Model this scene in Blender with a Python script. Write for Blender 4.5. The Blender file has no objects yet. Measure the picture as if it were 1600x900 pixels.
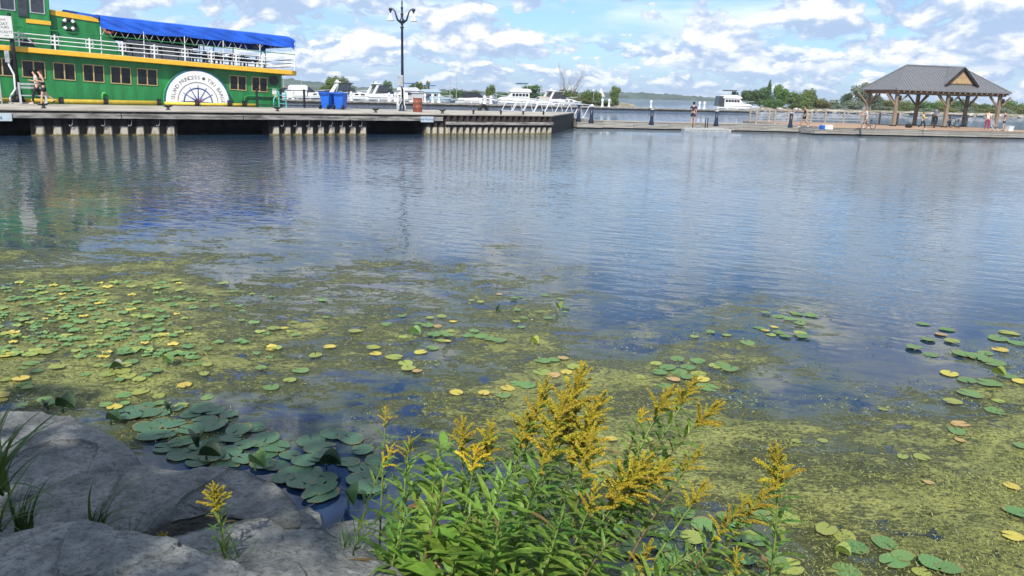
import bpy, bmesh, math, random
import numpy as np
from mathutils import Vector, Matrix, Euler, noise as mnoise
random.seed(7)
rng = np.random.default_rng(7)
PI = math.pi
scene = bpy.context.scene
COL = scene.collection

# ------------------------------------------------------------------ camera
FPX, CAMH = 1200.0, 2.5            # focal length in pixels of a 1600 px wide frame, eye height over the water
ROLL = math.atan(0.03)
PITCH = math.atan((450 - 146.8) * math.cos(ROLL) / FPX)
f_ = np.array([0, math.cos(PITCH), -math.sin(PITCH)])
r0 = np.array([1.0, 0, 0]); u0 = np.array([0, math.sin(PITCH), math.cos(PITCH)])
r_ = math.cos(ROLL) * r0 + math.sin(ROLL) * u0
u_ = -math.sin(ROLL) * r0 + math.cos(ROLL) * u0
CPOS = np.array([0, 0, CAMH])
cam_d = bpy.data.cameras.new('camera')
cam = bpy.data.objects.new('camera', cam_d); COL.objects.link(cam)
cam_d.sensor_width = 36.0
cam_d.lens = 36.0 * FPX / 1600.0
cam_d.clip_start = 0.05; cam_d.clip_end = 20000
M = Matrix(((r_[0], u_[0], -f_[0], 0), (r_[1], u_[1], -f_[1], 0), (r_[2], u_[2], -f_[2], CAMH), (0, 0, 0, 1)))
cam.matrix_world = M
scene.camera = cam

def ray(x, y):
    return f_ * FPX + r_ * (x - 800) + u_ * (450 - y)
def at(x, y, z=0.0):
    """the point of the horizontal plane at height z seen at photo pixel x, y"""
    d = ray(x, y); t = (z - CAMH) / d[2]; p = CPOS + d * t
    return Vector((p[0], p[1], z))
def atY(x, y, Y):
    d = ray(x, y); p = CPOS + d * (Y / d[1])
    return Vector(p)

# ------------------------------------------------------------------ sun, sky, exposure
SUN_EL = math.radians(46)
SUN_AZ = math.atan2(-0.19, -0.98)          # clockwise from +Y: behind the camera, to its left
to_sun = Vector((math.sin(SUN_AZ) * math.cos(SUN_EL), math.cos(SUN_AZ) * math.cos(SUN_EL), math.sin(SUN_EL)))
sd = bpy.data.lights.new('sun', 'SUN'); sd.energy = 3.7; sd.angle = math.radians(0.5); sd.color = (1.0, 0.95, 0.87)
so = bpy.data.objects.new('sun', sd); COL.objects.link(so)
so.rotation_euler = to_sun.to_track_quat('Z', 'Y').to_euler(); so.location = (-20, -40, 50)
scene.view_settings.view_transform = 'Standard'; scene.view_settings.look = 'None'
scene.view_settings.exposure = 0.45; scene.view_settings.gamma = 1.0
scene.render.engine = 'CYCLES'
scene.cycles.use_denoising = True
scene.cycles.max_bounces = 6; scene.cycles.diffuse_bounces = 2; scene.cycles.glossy_bounces = 3
scene.cycles.transmission_bounces = 3; scene.cycles.transparent_max_bounces = 6; scene.cycles.volume_bounces = 0
scene.cycles.caustics_reflective = False; scene.cycles.caustics_refractive = False
scene.cycles.sample_clamp_indirect = 4.0

class NT:
    """small helper round a node tree"""
    def __init__(s, tree): s.t = tree; s.n = tree.nodes; s.l = tree.links
    def new(s, typ, **kw):
        n = s.n.new(typ)
        for k, v in kw.items(): setattr(n, k, v)
        return n
    def link(s, a, b): s.l.new(a, b)
    def put(s, sock, v):
        if hasattr(v, 'is_output'): s.l.new(v, sock)
        elif v is not None: sock.default_value = v
    def math(s, op, a, b=None, c=None, clamp=False):
        n = s.new('ShaderNodeMath', operation=op); n.use_clamp = clamp
        s.put(n.inputs[0], a); s.put(n.inputs[1], b); s.put(n.inputs[2], c)
        return n.outputs[0]
    def vmath(s, op, a, b=None, c=None):
        n = s.new('ShaderNodeVectorMath', operation=op)
        s.put(n.inputs[0], a); s.put(n.inputs[1], b); s.put(n.inputs[2], c)
        return n.outputs[0]
    def noise(s, vec, scale, detail=4, rough=0.55, dist=0.0):
        n = s.new('ShaderNodeTexNoise'); s.put(n.inputs['Vector'], vec)
        n.inputs['Scale'].default_value = scale; n.inputs['Detail'].default_value = detail
        n.inputs['Roughness'].default_value = rough; n.inputs['Distortion'].default_value = dist
        return n.outputs['Fac']
    def ramp(s, v, lo, hi, a=0.0, b=1.0, smooth=True):
        n = s.new('ShaderNodeMapRange', interpolation_type='SMOOTHSTEP' if smooth else 'LINEAR')
        s.put(n.inputs['Value'], v); s.put(n.inputs['From Min'], lo); s.put(n.inputs['From Max'], hi)
        s.put(n.inputs['To Min'], a); s.put(n.inputs['To Max'], b)
        return n.outputs[0]
    def mix(s, fac, a, b, blend='MIX'):
        n = s.new('ShaderNodeMix', data_type='RGBA', blend_type=blend)
        s.put(n.inputs['Factor'], fac)
        A = [i for i in n.inputs if i.name == 'A' and i.type == 'RGBA'][0]
        B = [i for i in n.inputs if i.name == 'B' and i.type == 'RGBA'][0]
        s.put(A, a if hasattr(a, 'is_output') else (*a[:3], 1)); s.put(B, b if hasattr(b, 'is_output') else (*b[:3], 1))
        return [o for o in n.outputs if o.type == 'RGBA'][0]

CBASE, CTOP, HAZEC, SKYTINT = (3.5, 4.6, 6.5), (9.2, 9.1, 9.0), (3.4, 4.9, 6.9), (0.72, 0.93, 1.22)
SEED = 5.3
world = bpy.data.worlds.new('World'); scene.world = world; world.use_nodes = True
W = NT(world.node_tree); W.n.clear()
wout = W.new('ShaderNodeOutputWorld'); bg = W.new('ShaderNodeBackground'); W.link(bg.outputs[0], wout.inputs[0])
bg.inputs['Strength'].default_value = 0.1
sky = W.new('ShaderNodeTexSky', sky_type='NISHITA'); sky.sun_disc = False
sky.sun_elevation = SUN_EL; sky.sun_rotation = SUN_AZ % (2 * PI)
sky.altitude = 80; sky.air_density = 1.0; sky.dust_density = 0.6; sky.ozone_density = 2.0
tc = W.new('ShaderNodeTexCoord'); gen = tc.outputs['Generated']
sep = W.new('ShaderNodeSeparateXYZ'); W.link(gen, sep.inputs[0])
dz = W.math('MAXIMUM', sep.outputs['Z'], 0.0)
az = W.math('ARCTAN2', sep.outputs['X'], sep.outputs['Y']); el = W.math('ARCSINE', dz)
def cloud_row(col, fa, fe, th, seed, soft, k_light, fade, opacity, warp=1.6):
    """cumulus: lit tops, blue grey undersides, the same all round the sky"""
    ve = W.math('DIVIDE', W.math('MULTIPLY', el, fe), W.math('ADD', 1.0, W.math('MULTIPLY', el, warp)))
    c = W.new('ShaderNodeCombineXYZ'); W.put(c.inputs[0], W.math('MULTIPLY', az, fa)); W.put(c.inputs[1], ve); c.inputs[2].default_value = seed
    v = c.outputs[0]
    big = W.noise(W.vmath('MULTIPLY', v, (0.33, 0.42, 1)), 1.0, 2, 0.5)
    n = W.noise(v, 1.0, 7, 0.565, 0.2); nu = W.noise(W.vmath('ADD', v, (-0.10, 0.30, 0)), 1.0, 5, 0.55, 0.25)
    t = W.math('SUBTRACT', th, W.math('MULTIPLY', W.math('SUBTRACT', big, 0.5), 0.45))
    m = W.math('MULTIPLY', W.ramp(n, t, W.math('ADD', t, soft)), fade)
    lit = W.ramp(W.math('SUBTRACT', n, nu), -0.06, k_light)
    lit = W.math('MULTIPLY', lit, W.ramp(n, W.math('SUBTRACT', t, 0.02), W.math('ADD', t, 0.12), 0.55, 1.0))
    return W.mix(W.math('MULTIPLY', m, opacity), col, W.mix(lit, CBASE, CTOP))
col = W.mix(1.0, sky.outputs[0], SKYTINT, 'MULTIPLY')
hz = W.math('POWER', 2.718, W.math('MULTIPLY', dz, -22.0))
col = W.mix(W.math('MULTIPLY', hz, 0.8), col, HAZEC)
up = W.ramp(el, 0.85, 1.25, 1.0, 0.0)                                      # thins out overhead
col = cloud_row(col, 3.2, 16.0, 0.39, 1.7, 0.20, 0.16, up, 0.5)          # soft sheets behind
col = cloud_row(col, 24.0, 62.0, 0.45, 8.3, 0.04, 0.125, W.ramp(el, 0.05, 0.085, 1.0, 0.0), 0.85)   # small far puffs over the horizon
col = cloud_row(col, 12.0, 27.0, 0.45, SEED, 0.04, 0.125, W.math('MULTIPLY', up, W.ramp(el, 0.025, 0.055)), 0.95)   # the larger near ones
hz2 = W.math('POWER', 2.718, W.math('MULTIPLY', dz, -75.0))
col = W.mix(W.math('MULTIPLY', hz2, 0.75), col, HAZEC)
W.link(col, bg.inputs['Color'])
world.cycles.sampling_method = 'MANUAL'; world.cycles.sample_map_resolution = 512

ORD = 'first second third fourth fifth sixth seventh eighth ninth tenth eleventh twelfth thirteenth fourteenth fifteenth sixteenth'.split()
# ------------------------------------------------------------------ object helpers
class MB:
    """collects faces and links them as ONE mesh object"""
    def __init__(s): s.v = []; s.f = []; s.m = []; s.cur = 0
    def mat(s, i): s.cur = i; return s
    def add(s, vs, fs):
        b = len(s.v); s.v += [tuple(v) for v in vs]
        s.f += [tuple(i + b for i in f) for f in fs]; s.m += [s.cur] * len(fs); return s
    def box(s, x0, x1, y0, y1, z0, z1):
        v = [(x, y, z) for z in (z0, z1) for y in (y0, y1) for x in (x0, x1)]
        return s.add(v, [(0, 2, 3, 1), (4, 5, 7, 6), (0, 1, 5, 4), (2, 6, 7, 3), (0, 4, 6, 2), (1, 3, 7, 5)])
    def obox(s, a, b, w, h, up=(0, 0, 1)):
        """a bar from a to b, w wide and h high"""
        a = Vector(a); b = Vector(b); d = (b - a).normalized(); upv = Vector(up)
        sd_ = d.cross(upv)
        if sd_.length < 1e-4: sd_ = Vector((1, 0, 0)); 
        sd_.normalize(); u2 = sd_.cross(d).normalized()
        v = [p + sd_ * (i * w / 2) + u2 * (j * h / 2) for p in (a, b) for j in (-1, 1) for i in (-1, 1)]
        return s.add(v, [(0, 2, 3, 1), (4, 5, 7, 6), (0, 1, 5, 4), (2, 6, 7, 3), (0, 4, 6, 2), (1, 3, 7, 5)])
    def tube(s, pts, r, n=8, cap=True):
        pts = [Vector(p) for p in pts]; N = len(pts)
        rr = r if isinstance(r, (list, tuple)) else [r] * N
        vs = []; prev = None
        for i, p in enumerate(pts):
            t = (pts[min(i + 1, N - 1)] - pts[max(i - 1, 0)])
            if t.length < 1e-9: t = Vector((0, 0, 1))
            t.normalize()
            if prev is None:
                a = Vector((0, 0, 1)) if abs(t.z) < 0.9 else Vector((1, 0, 0))
                x = t.cross(a).normalized()
            else:
                x = (prev - t * prev.dot(t))
                x = x.normalized() if x.length > 1e-6 else t.orthogonal().normalized()
            prev = x; y = t.cross(x)
            vs += [p + x * (rr[i] * math.cos(2 * PI * j / n)) + y * (rr[i] * math.sin(2 * PI * j / n)) for j in range(n)]
        fs = [(i * n + j, i * n + (j + 1) % n, (i + 1) * n + (j + 1) % n, (i + 1) * n + j) for i in range(N - 1) for j in range(n)]
        if cap: fs += [tuple(reversed(range(n))), tuple((N - 1) * n + j for j in range(n))]
        return s.add(vs, fs)
    def lathe(s, prof, c=(0, 0, 0), n=16):
        vs = [(c[0] + r * math.cos(2 * PI * j / n), c[1] + r * math.sin(2 * PI * j / n), c[2] + z) for r, z in prof for j in range(n)]
        N = len(prof)
        fs = [(i * n + j, i * n + (j + 1) % n, (i + 1) * n + (j + 1) % n, (i + 1) * n + j) for i in range(N - 1) for j in range(n)]
        fs += [tuple(reversed(range(n))), tuple((N - 1) * n + j for j in range(n))]
        return s.add(vs, fs)
    def prism(s, poly, vec):
        """polygon of 3-D points pushed along vec"""
        n = len(poly); vec = Vector(vec)
        vs = [Vector(p) for p in poly] + [Vector(p) + vec for p in poly]
        return s.add(vs, [tuple(reversed(range(n))), tuple(range(n, 2 * n))] + [(i, (i + 1) % n, n + (i + 1) % n, n + i) for i in range(n)])
    def quad(s, a, b, c, d): return s.add([a, b, c, d], [(0, 1, 2, 3)])
    def ring(s, c, R, r, axis='z', n=20, m=6, a0=0, a1=2 * PI, sc=(1, 1)):
        pts = []
        full = abs(a1 - a0 - 2 * PI) < 1e-6
        for i in range(n + 1):
            a = a0 + (a1 - a0) * i / n; x, y = R * math.cos(a) * sc[0], R * math.sin(a) * sc[1]
            pts.append({'z': (c[0] + x, c[1] + y, c[2]), 'y': (c[0] + x, c[1], c[2] + y), 'x': (c[0], c[1] + x, c[2] + y)}[axis])
        return s.tube(pts, r, m, cap=not full)
    def mesh(s, name, mats, smooth=False, bevel=0.0, fixn=True):
        me = bpy.data.meshes.new(name); me.from_pydata(s.v, [], s.f)
        mats = mats if isinstance(mats, (list, tuple)) else [mats]
        for m in mats: me.materials.append(m)
        if len(mats) > 1: me.polygons.foreach_set('material_index', s.m)
        if bevel or fixn:
            bm = bmesh.new(); bm.from_mesh(me)
            if bevel: bmesh.ops.bevel(bm, geom=[e for e in bm.edges if e.is_manifold and e.calc_face_angle(0) > 0.6], offset=bevel, segments=1, affect='EDGES')
            bmesh.ops.recalc_face_normals(bm, faces=bm.faces[:]); bm.to_mesh(me); bm.free()
        if smooth: me.polygons.foreach_set('use_smooth', [True] * len(me.polygons))
        me.update(); return me
    def build(s, name, mats, parent=None, smooth=False, bevel=0.0, fixn=True):
        return inst(name, s.mesh(name, mats, smooth, bevel, fixn), parent)

def inst(name, me, parent=None, mtx=None, loc=None, rot=None, sc=None):
    o = bpy.data.objects.new(name, me); COL.objects.link(o)
    if parent is not None: o.parent = parent
    if mtx is not None: o.matrix_local = mtx
    else:
        if loc is not None: o.location = loc
        if rot is not None: o.rotation_euler = rot
        if sc is not None: o.scale = sc if hasattr(sc, '__len__') else (sc, sc, sc)
    return o
def tag(o, label=None, cat=None, group=None, kind=None):
    if label: o['label'] = label
    if cat: o['category'] = cat
    if group: o['group'] = group
    if kind: o['kind'] = kind
    return o
def thing(name, label, cat, loc=(0, 0, 0), rotz=0.0, group=None):
    o = bpy.data.objects.new(name, None); COL.objects.link(o); o.empty_display_size = 0.2
    o.location = loc; o.rotation_euler = (0, 0, rotz)
    return tag(o, label, cat, group)
def struct(o): o['kind'] = 'structure'; return o
def copy_tree(o, parent=None):
    c = o.copy(); COL.objects.link(c); c.parent = parent
    for ch in o.children: copy_tree(ch, c)
    return c
def dup(o, loc, rotz=None, label=None, sc=None):
    c = copy_tree(o); c.location = loc
    if rotz is not None: c.rotation_euler = (0, 0, rotz)
    if label: c['label'] = label
    if sc: c.scale = (sc, sc, sc)
    return c

# ------------------------------------------------------------------ materials
def mat(name, c, rough=0.6, metal=0.0, var=0.18, vscale=3.0, bump=0.0, bscale=30.0, c2=None, spec=0.5, streak=None, rnd=0.0, trans=0.0, coords='Object'):
    m = bpy.data.materials.new(name); m.use_nodes = True; T = NT(m.node_tree)
    b = T.n['Principled BSDF']; b.inputs['Roughness'].default_value = rough; b.inputs['Metallic'].default_value = metal
    b.inputs['Specular IOR Level'].default_value = spec
    co = T.new('ShaderNodeTexCoord').outputs[coords]
    if streak: co_s = T.vmath('MULTIPLY', co, streak)
    else: co_s = co
    nz = T.noise(co_s, vscale, 5, 0.6)
    if c2 is None: c2 = tuple(x * (1 - 2 * var) for x in c); c1 = tuple(min(1, x * (1 + var)) for x in c)
    else: c1 = c
    colr = T.mix(T.ramp(nz, 0.32, 0.68), c2, c1)
    if rnd:
        oi = T.new('ShaderNodeObjectInfo').outputs['Random']
        hs = T.new('ShaderNodeHueSaturation')
        T.put(hs.inputs['Hue'], T.ramp(oi, 0, 1, 0.5 - rnd * 0.12, 0.5 + rnd * 0.10, False))
        T.put(hs.inputs['Value'], T.ramp(T.math('FRACT', T.math('MULTIPLY', oi, 7.31)), 0, 1, 1 - rnd, 1 + rnd, False))
        T.link(colr, hs.inputs['Color']); colr = hs.outputs[0]
    T.link(colr, b.inputs['Base Color'])
    if bump:
        bn = T.new('ShaderNodeBump'); bn.inputs['Strength'].default_value = bump; bn.inputs['Distance'].default_value = 0.05
        T.put(bn.inputs['Height'], T.noise(co_s, bscale, 5, 0.65)); T.link(bn.outputs[0], b.inputs['Normal'])
    if trans:                                     # leaves: light passes through
        tr = T.new('ShaderNodeBsdfTranslucent'); T.link(colr, tr.inputs['Color'])
        mx = T.new('ShaderNodeMixShader'); mx.inputs[0].default_value = trans
        out = T.n['Material Output']; T.link(b.outputs[0], mx.inputs[1]); T.link(tr.outputs[0], mx.inputs[2]); T.link(mx.outputs[0], out.inputs['Surface'])
    return m

WHITE = mat('white_paint', (0.78, 0.78, 0.77), 0.45, var=0.05)
GEL = mat('boat_gelcoat', (0.80, 0.80, 0.79), 0.3, var=0.04, vscale=1.5)
GREYGEL = mat('grey_gelcoat', (0.42, 0.44, 0.46), 0.35, var=0.08)
GREEN = mat('green_boat_paint', (0.020, 0.215, 0.060), 0.42, var=0.15, vscale=1.6, streak=(1.5, 1.5, 0.25))
LIME = mat('lit_side_and_pipe_green', (0.10, 0.50, 0.10), 0.4, var=0.05)
YELLOW = mat('yellow_paint', (0.80, 0.46, 0.035), 0.45, var=0.06)
FENDER = mat('yellow_fender', (0.80, 0.58, 0.07), 0.5, var=0.08)
GLASS = mat('dark_glass', (0.012, 0.013, 0.016), 0.06, var=0.45, vscale=1.1, spec=0.35)
SMOKE = mat('smoked_glass', (0.03, 0.035, 0.045), 0.1, var=0.3, spec=0.8)
WINFRAME = mat('window_frame_tan', (0.50, 0.38, 0.16), 0.5, var=0.1)
TARP = mat('blue_tarpaulin', (0.012, 0.10, 0.56), 0.38, var=0.12, vscale=1.5, bump=0.35, bscale=5)
NAVY = mat('navy_paint', (0.018, 0.055, 0.26), 0.45)
TEAL = mat('teal_rim_paint', (0.02, 0.12, 0.20), 0.45)
REDP = mat('red_paint', (0.45, 0.03, 0.05), 0.5)
INK = mat('lettering_grey', (0.07, 0.07, 0.08), 0.6)
BLACK = mat('black_metal', (0.015, 0.017, 0.022), 0.45, var=0.3)
LAMPB = mat('lamp_blue_black', (0.012, 0.02, 0.05), 0.35)
RUBBER = mat('black_rubber', (0.012, 0.012, 0.012), 0.7, var=0.3)
GALV = mat('galvanised_steel', (0.45, 0.46, 0.47), 0.45, 0.4)
ALU = mat('white_aluminium', (0.75, 0.77, 0.79), 0.35, 0.2, var=0.05)
CONC = mat('wharf_concrete', (0.44, 0.40, 0.335), 0.85, vscale=0.6, var=0.14, bump=0.2, bscale=20)
BEAM = mat('weathered_beam', (0.33, 0.31, 0.28), 0.9, vscale=1.6, var=0.35, streak=(0.5, 0.5, 3), bump=0.3)
DARKC = mat('wet_dark_timber', (0.03, 0.027, 0.025), 0.8, var=0.3)
PLANK = mat('grey_dock_timber', (0.36, 0.335, 0.295), 0.85, vscale=2.0, var=0.22, streak=(0.25, 2, 3), bump=0.3, rnd=0.12)
DECKW = mat('brown_deck_timber', (0.43, 0.29, 0.185), 0.8, vscale=1.2, var=0.15, streak=(0.4, 3, 1), rnd=0.1)
POSTW = mat('timber_post', (0.27, 0.205, 0.148), 0.7, vscale=2, var=0.15, streak=(3, 3, 0.4))
RAILW = mat('grey_rail_timber', (0.40, 0.335, 0.27), 0.8, vscale=2, var=0.15)
GABLEW = mat('gable_cladding', (0.50, 0.34, 0.185), 0.7, var=0.12, rnd=0.06)
ROOF = mat('grey_metal_roof', (0.195, 0.198, 0.208), 0.38, 0.15, var=0.05)
BIN = mat('blue_plastic', (0.012, 0.13, 0.62), 0.45, var=0.06)
BARREL = mat('rust_red_barrel', (0.30, 0.085, 0.05), 0.6, var=0.2)
TEALP = mat('teal_plastic', (0.10, 0.42, 0.40), 0.5)
FLOATW = mat('float_plastic', (0.50, 0.51, 0.50), 0.5, var=0.1)
SIGNW = mat('sign_white', (0.72, 0.72, 0.68), 0.5, var=0.04)
SIGNB = mat('sign_pale_blue', (0.52, 0.61, 0.66), 0.5, var=0.05)
CANVASD = mat('dark_canvas', (0.025, 0.028, 0.04), 0.8)
CANVASB = mat('blue_canvas', (0.03, 0.17, 0.42), 0.8)
CANVAST = mat('beige_canvas', (0.50, 0.45, 0.37), 0.8)
CANVASG = mat('teal_canvas', (0.02, 0.10, 0.11), 0.8)
SKIN = mat('skin', (0.62, 0.36, 0.25), 0.55, var=0.06)
SKIN2 = mat('tan_skin', (0.42, 0.22, 0.14), 0.55, var=0.06)
HAIRD = mat('dark_hair', (0.02, 0.014, 0.01), 0.6)
HAIRB = mat('brown_hair', (0.16, 0.09, 0.045), 0.6)
def cloth(n, c): return mat('cloth_' + n, c, 0.85, var=0.08)
C_WHITE = cloth('white', (0.72, 0.70, 0.68)); C_BLACK = cloth('black', (0.014, 0.014, 0.018)); C_NAVY = cloth('navy', (0.02, 0.025, 0.06))
C_GREY = cloth('grey', (0.30, 0.29, 0.30)); C_YEL = cloth('yellow', (0.72, 0.50, 0.12)); C_BLUEG = cloth('slate', (0.11, 0.13, 0.20))
C_RED = cloth('crimson', (0.33, 0.03, 0.07)); C_PURP = cloth('purple', (0.09, 0.035, 0.13)); C_CREAM = cloth('cream', (0.60, 0.57, 0.47))
C_PEACH = cloth('peach', (0.60, 0.34, 0.22)); C_KHAKI = cloth('khaki', (0.42, 0.37, 0.28))
STONE_SH = mat('shore_stone', (0.46, 0.42, 0.36), 0.9, var=0.25, rnd=0.2)
BARK = mat('bark', (0.10, 0.075, 0.055), 0.9, var=0.3, bump=0.4)
DEADW = mat('dead_wood', (0.27, 0.235, 0.215), 0.9)
LEAFA = mat('foliage_mid_green', (0.165, 0.25, 0.05), 0.6, vscale=0.5, c2=(0.10, 0.175, 0.032), rnd=0.22, trans=0.3)
LEAFB = mat('foliage_dark_green', (0.105, 0.20, 0.055), 0.6, vscale=0.5, c2=(0.06, 0.125, 0.034), rnd=0.18, trans=0.25)
LEAFC = mat('foliage_silver_green', (0.26, 0.30, 0.21), 0.6, vscale=0.5, c2=(0.15, 0.20, 0.12), rnd=0.15, trans=0.25)
LEAFD = mat('foliage_yellow_green', (0.25, 0.285, 0.07), 0.6, vscale=0.5, c2=(0.16, 0.20, 0.045), rnd=0.2, trans=0.3)
# ================================================================== the setting: water, banks, hills
# how thick the pond weed grows, read off along the water: photo pixel -> density
WEED = [(0,240,0),(200,245,0),(400,235,0),(600,240,0),(800,240,0),(1000,240,0),(1200,240,0),(1400,250,0),(1590,250,0),
 (0,300,.05),(300,310,.06),(600,300,0),(900,300,0),(1100,295,.14),(1400,310,.10),(1590,300,.05),
 (0,370,.38),(120,365,.42),(250,375,.38),(400,380,.30),(520,380,.20),(700,380,.04),(900,390,.02),(1100,390,0),(1300,380,0),(1590,380,0),
 (0,420,.62),(120,420,.66),(250,430,.68),(320,420,.56),(390,420,.40),(440,410,.46),(520,430,.44),(600,430,.44),(700,430,.42),(800,430,.40),(900,440,.32),(1000,440,.02),(1100,450,.15),(1250,450,.12),(1400,440,0),(1590,440,0),
 (0,480,.80),(150,480,.80),(300,480,.72),(420,475,.56),(540,480,.50),(640,480,.54),(760,480,.56),(860,490,.60),(920,490,.36),(980,490,.0),(1060,500,.34),(1130,500,.55),(1250,500,.52),(1350,480,.08),(1450,490,.08),(1590,500,.25),
 (0,540,.86),(150,540,.86),(300,540,.78),(420,540,.66),(520,560,.56),(620,540,.58),(740,540,.64),(860,560,.72),(940,540,.50),(1000,535,.38),(1060,560,.62),(1150,560,.60),(1230,560,.32),(1300,560,.16),(1400,570,.12),(1480,580,.34),(1590,560,.5),
 (0,600,.84),(150,600,.84),(300,600,.66),(420,620,.60),(520,620,.58),(600,610,.42),(700,610,.66),(800,630,.72),(900,620,.78),(1000,610,.74),(1100,610,.72),(1200,610,.50),(1290,625,.40),(1370,630,.36),(1450,630,.55),(1590,630,.66),
 (0,650,.4),(150,650,.4),(300,660,.4),(400,670,.46),(520,690,.22),(620,680,.34),(720,680,.50),(850,690,.74),(1000,690,.82),(1130,680,.82),(1250,680,.80),(1370,670,.74),(1500,690,.76),(1590,700,.78),
 (300,740,.10),(450,730,.06),(560,740,.05),(640,740,.2),(760,760,.5),(900,780,.66),(1050,760,.66),(1180,760,.74),(1320,770,.84),(1450,770,.88),(1590,780,.86),
 (450,820,.04),(560,800,.04),(700,850,.3),(900,860,.4),(1050,850,.4),(1200,850,.55),(1320,860,.7),(1450,850,.84),(1590,860,.86),(1590,940,.86),(1300,940,.6),(1000,940,.4)]
_wp = np.array([(a, b) for a, b, c in WEED], float); _wd = np.array([c for a, b, c in WEED])
def to_pix(P):
    v = np.asarray(P, float) - CPOS; k = v @ f_
    return 800 + FPX * (v @ r_) / k, 450 - FPX * (v @ u_) / k
def weed_at(P):
    x, y = to_pix(P); x = np.clip(x, -80, 1680); y = np.clip(y, 235, 960)
    d2 = ((x[:, None] - _wp[None, :, 0]) / 1.6) ** 2 + (y[:, None] - _wp[None, :, 1]) ** 2 + 60
    w = 1 / d2 ** 1.7
    return (w * _wd).sum(1) / w.sum(1)

def water_sheet():
    xs = np.concatenate([[-9000, -2500, -800, -250, -90, -45], np.linspace(-28, 28, 141), [45, 90, 250, 800, 2500, 9000]])
    ys = np.concatenate([[1.2], np.linspace(2, 9, 50)[1:], np.linspace(9, 40, 94)[1:], [60, 100, 200, 500, 1500, 4000, 9500]])
    X, Y = np.meshgrid(xs, ys); nx, ny = len(xs), len(ys)
    v = np.stack([X.ravel(), Y.ravel(), np.zeros(nx * ny)], 1)
    f = [(j * nx + i, j * nx + i + 1, (j + 1) * nx + i + 1, (j + 1) * nx + i) for j in range(ny - 1) for i in range(nx - 1)]
    me = bpy.data.meshes.new('water'); me.from_pydata(v.tolist(), [], f)
    ins = (np.abs(v[:, 0]) < 29) & (v[:, 1] < 41) & (v[:, 1] > 1.5)
    dens = np.zeros(len(v)); dens[ins] = weed_at(v[ins])
    a = me.attributes.new('weed', 'FLOAT', 'POINT'); a.data.foreach_set('value', dens.astype(np.float32))
    m = bpy.data.materials.new('pond_water'); m.use_nodes = True; T = NT(m.node_tree)
    b = T.n['Principled BSDF']; b.inputs['IOR'].default_value = 1.40
    P = T.new('ShaderNodeTexCoord').outputs['Object']
    sx0 = T.new('ShaderNodeSeparateXYZ'); T.link(P, sx0.inputs[0]); sx_ = sx0.outputs
    at_ = T.new('ShaderNodeAttribute'); at_.attribute_name = 'weed'; wd = at_.outputs['Fac']
    # weed mats: broad patches broken up by finer and finer strands, drawn out sideways
    Ps = T.vmath('MULTIPLY', P, (0.75, 1.35, 1))
    n1 = T.noise(Ps, 0.9, 5, 0.62, 0.6); n2 = T.noise(Ps, 5.5, 6, 0.72, 0.8); n3 = T.noise(Ps, 30.0, 6, 0.75, 0.5)
    s = T.math('ADD', T.math('MULTIPLY', n1, 0.42), T.math('ADD', T.math('MULTIPLY', n2, 0.36), T.math('MULTIPLY', n3, 0.22)))
    th = T.math('SUBTRACT', 0.630, T.math('MULTIPLY', wd, 0.29))
    mask = T.ramp(s, th, T.math('ADD', th, 0.095))
    mask = T.math('MULTIPLY', mask, T.ramp(wd, 0.02, 0.14))
    hole = T.ramp(T.noise(Ps, 2.6, 6, 0.72, 0.9), T.ramp(wd, 0.3, 0.9, 0.50, 0.60), T.ramp(wd, 0.3, 0.9, 0.57, 0.66), 1.0, 0.0)
    mask = T.math('MULTIPLY', mask, hole)
    under = T.math('MULTIPLY', T.ramp(s, T.math('SUBTRACT', th, 0.16), T.math('ADD', th, 0.03)), T.ramp(wd, 0.02, 0.3))
    c_w = T.mix(T.ramp(T.noise(P, 0.10, 3), 0.35, 0.65), (0.008, 0.026, 0.075), (0.012, 0.034, 0.064))
    c_w = T.mix(T.math('MULTIPLY', T.ramp(wd, 0.05, 0.35, 1.0, 0.0), T.math('MULTIPLY', T.ramp(sx_['Y'], 7.0, 13.0), T.ramp(sx_['X'], -9.0, 3.0, 0.12, 1.0))), c_w, T.mix(T.ramp(sx_['Y'], 60.0, 90.0), (0.078, 0.120, 0.148), (0.024, 0.078, 0.15)))  # open water: sky reflection put into the colour, withheld toward the dark wharf side
    under = T.math('MULTIPLY', under, T.math('MULTIPLY_ADD', hole, 0.9, 0.1))
    c_w = T.mix(T.math('MULTIPLY', under, 0.80), c_w, (0.095, 0.112, 0.045))
    tone = T.ramp(T.noise(P, 1.7, 5, 0.65), 0.33, 0.67)
    c_a = T.mix(tone, (0.16, 0.178, 0.05), (0.325, 0.335, 0.088))
    c_a = T.mix(T.ramp(n3, 0.40, 0.56), T.mix(0.72, c_a, (0.035, 0.037, 0.018)), c_a)
    T.link(T.mix(mask, c_w, c_a), b.inputs['Base Color'])
    T.put(b.inputs['Roughness'], T.ramp(mask, 0, 1, 0.03, 0.45))
    T.put(b.inputs['Specular IOR Level'], T.ramp(mask, 0, 1, 0.5, 0.32))
    # ripples: stronger away from the bank, calmed by the weed
    sx = T.new('ShaderNodeSeparateXYZ'); T.link(P, sx.inputs[0])
    far = T.math('ADD', T.ramp(sx.outputs['Y'], 6.5, 10.5, 0.10, 0.62), T.math('ADD', T.ramp(sx.outputs['Y'], 12.0, 36.0, 0.0, 1.1), T.ramp(sx.outputs['Y'], 64.0, 90.0, 0.0, 5.0)))
    gust = T.math('MULTIPLY', T.ramp(T.noise(P, 0.09, 3), 0.38, 0.62, 0.5, 1.0), T.ramp(sx.outputs['X'], -14.0, 2.0, 1.0, 1.05))
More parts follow.
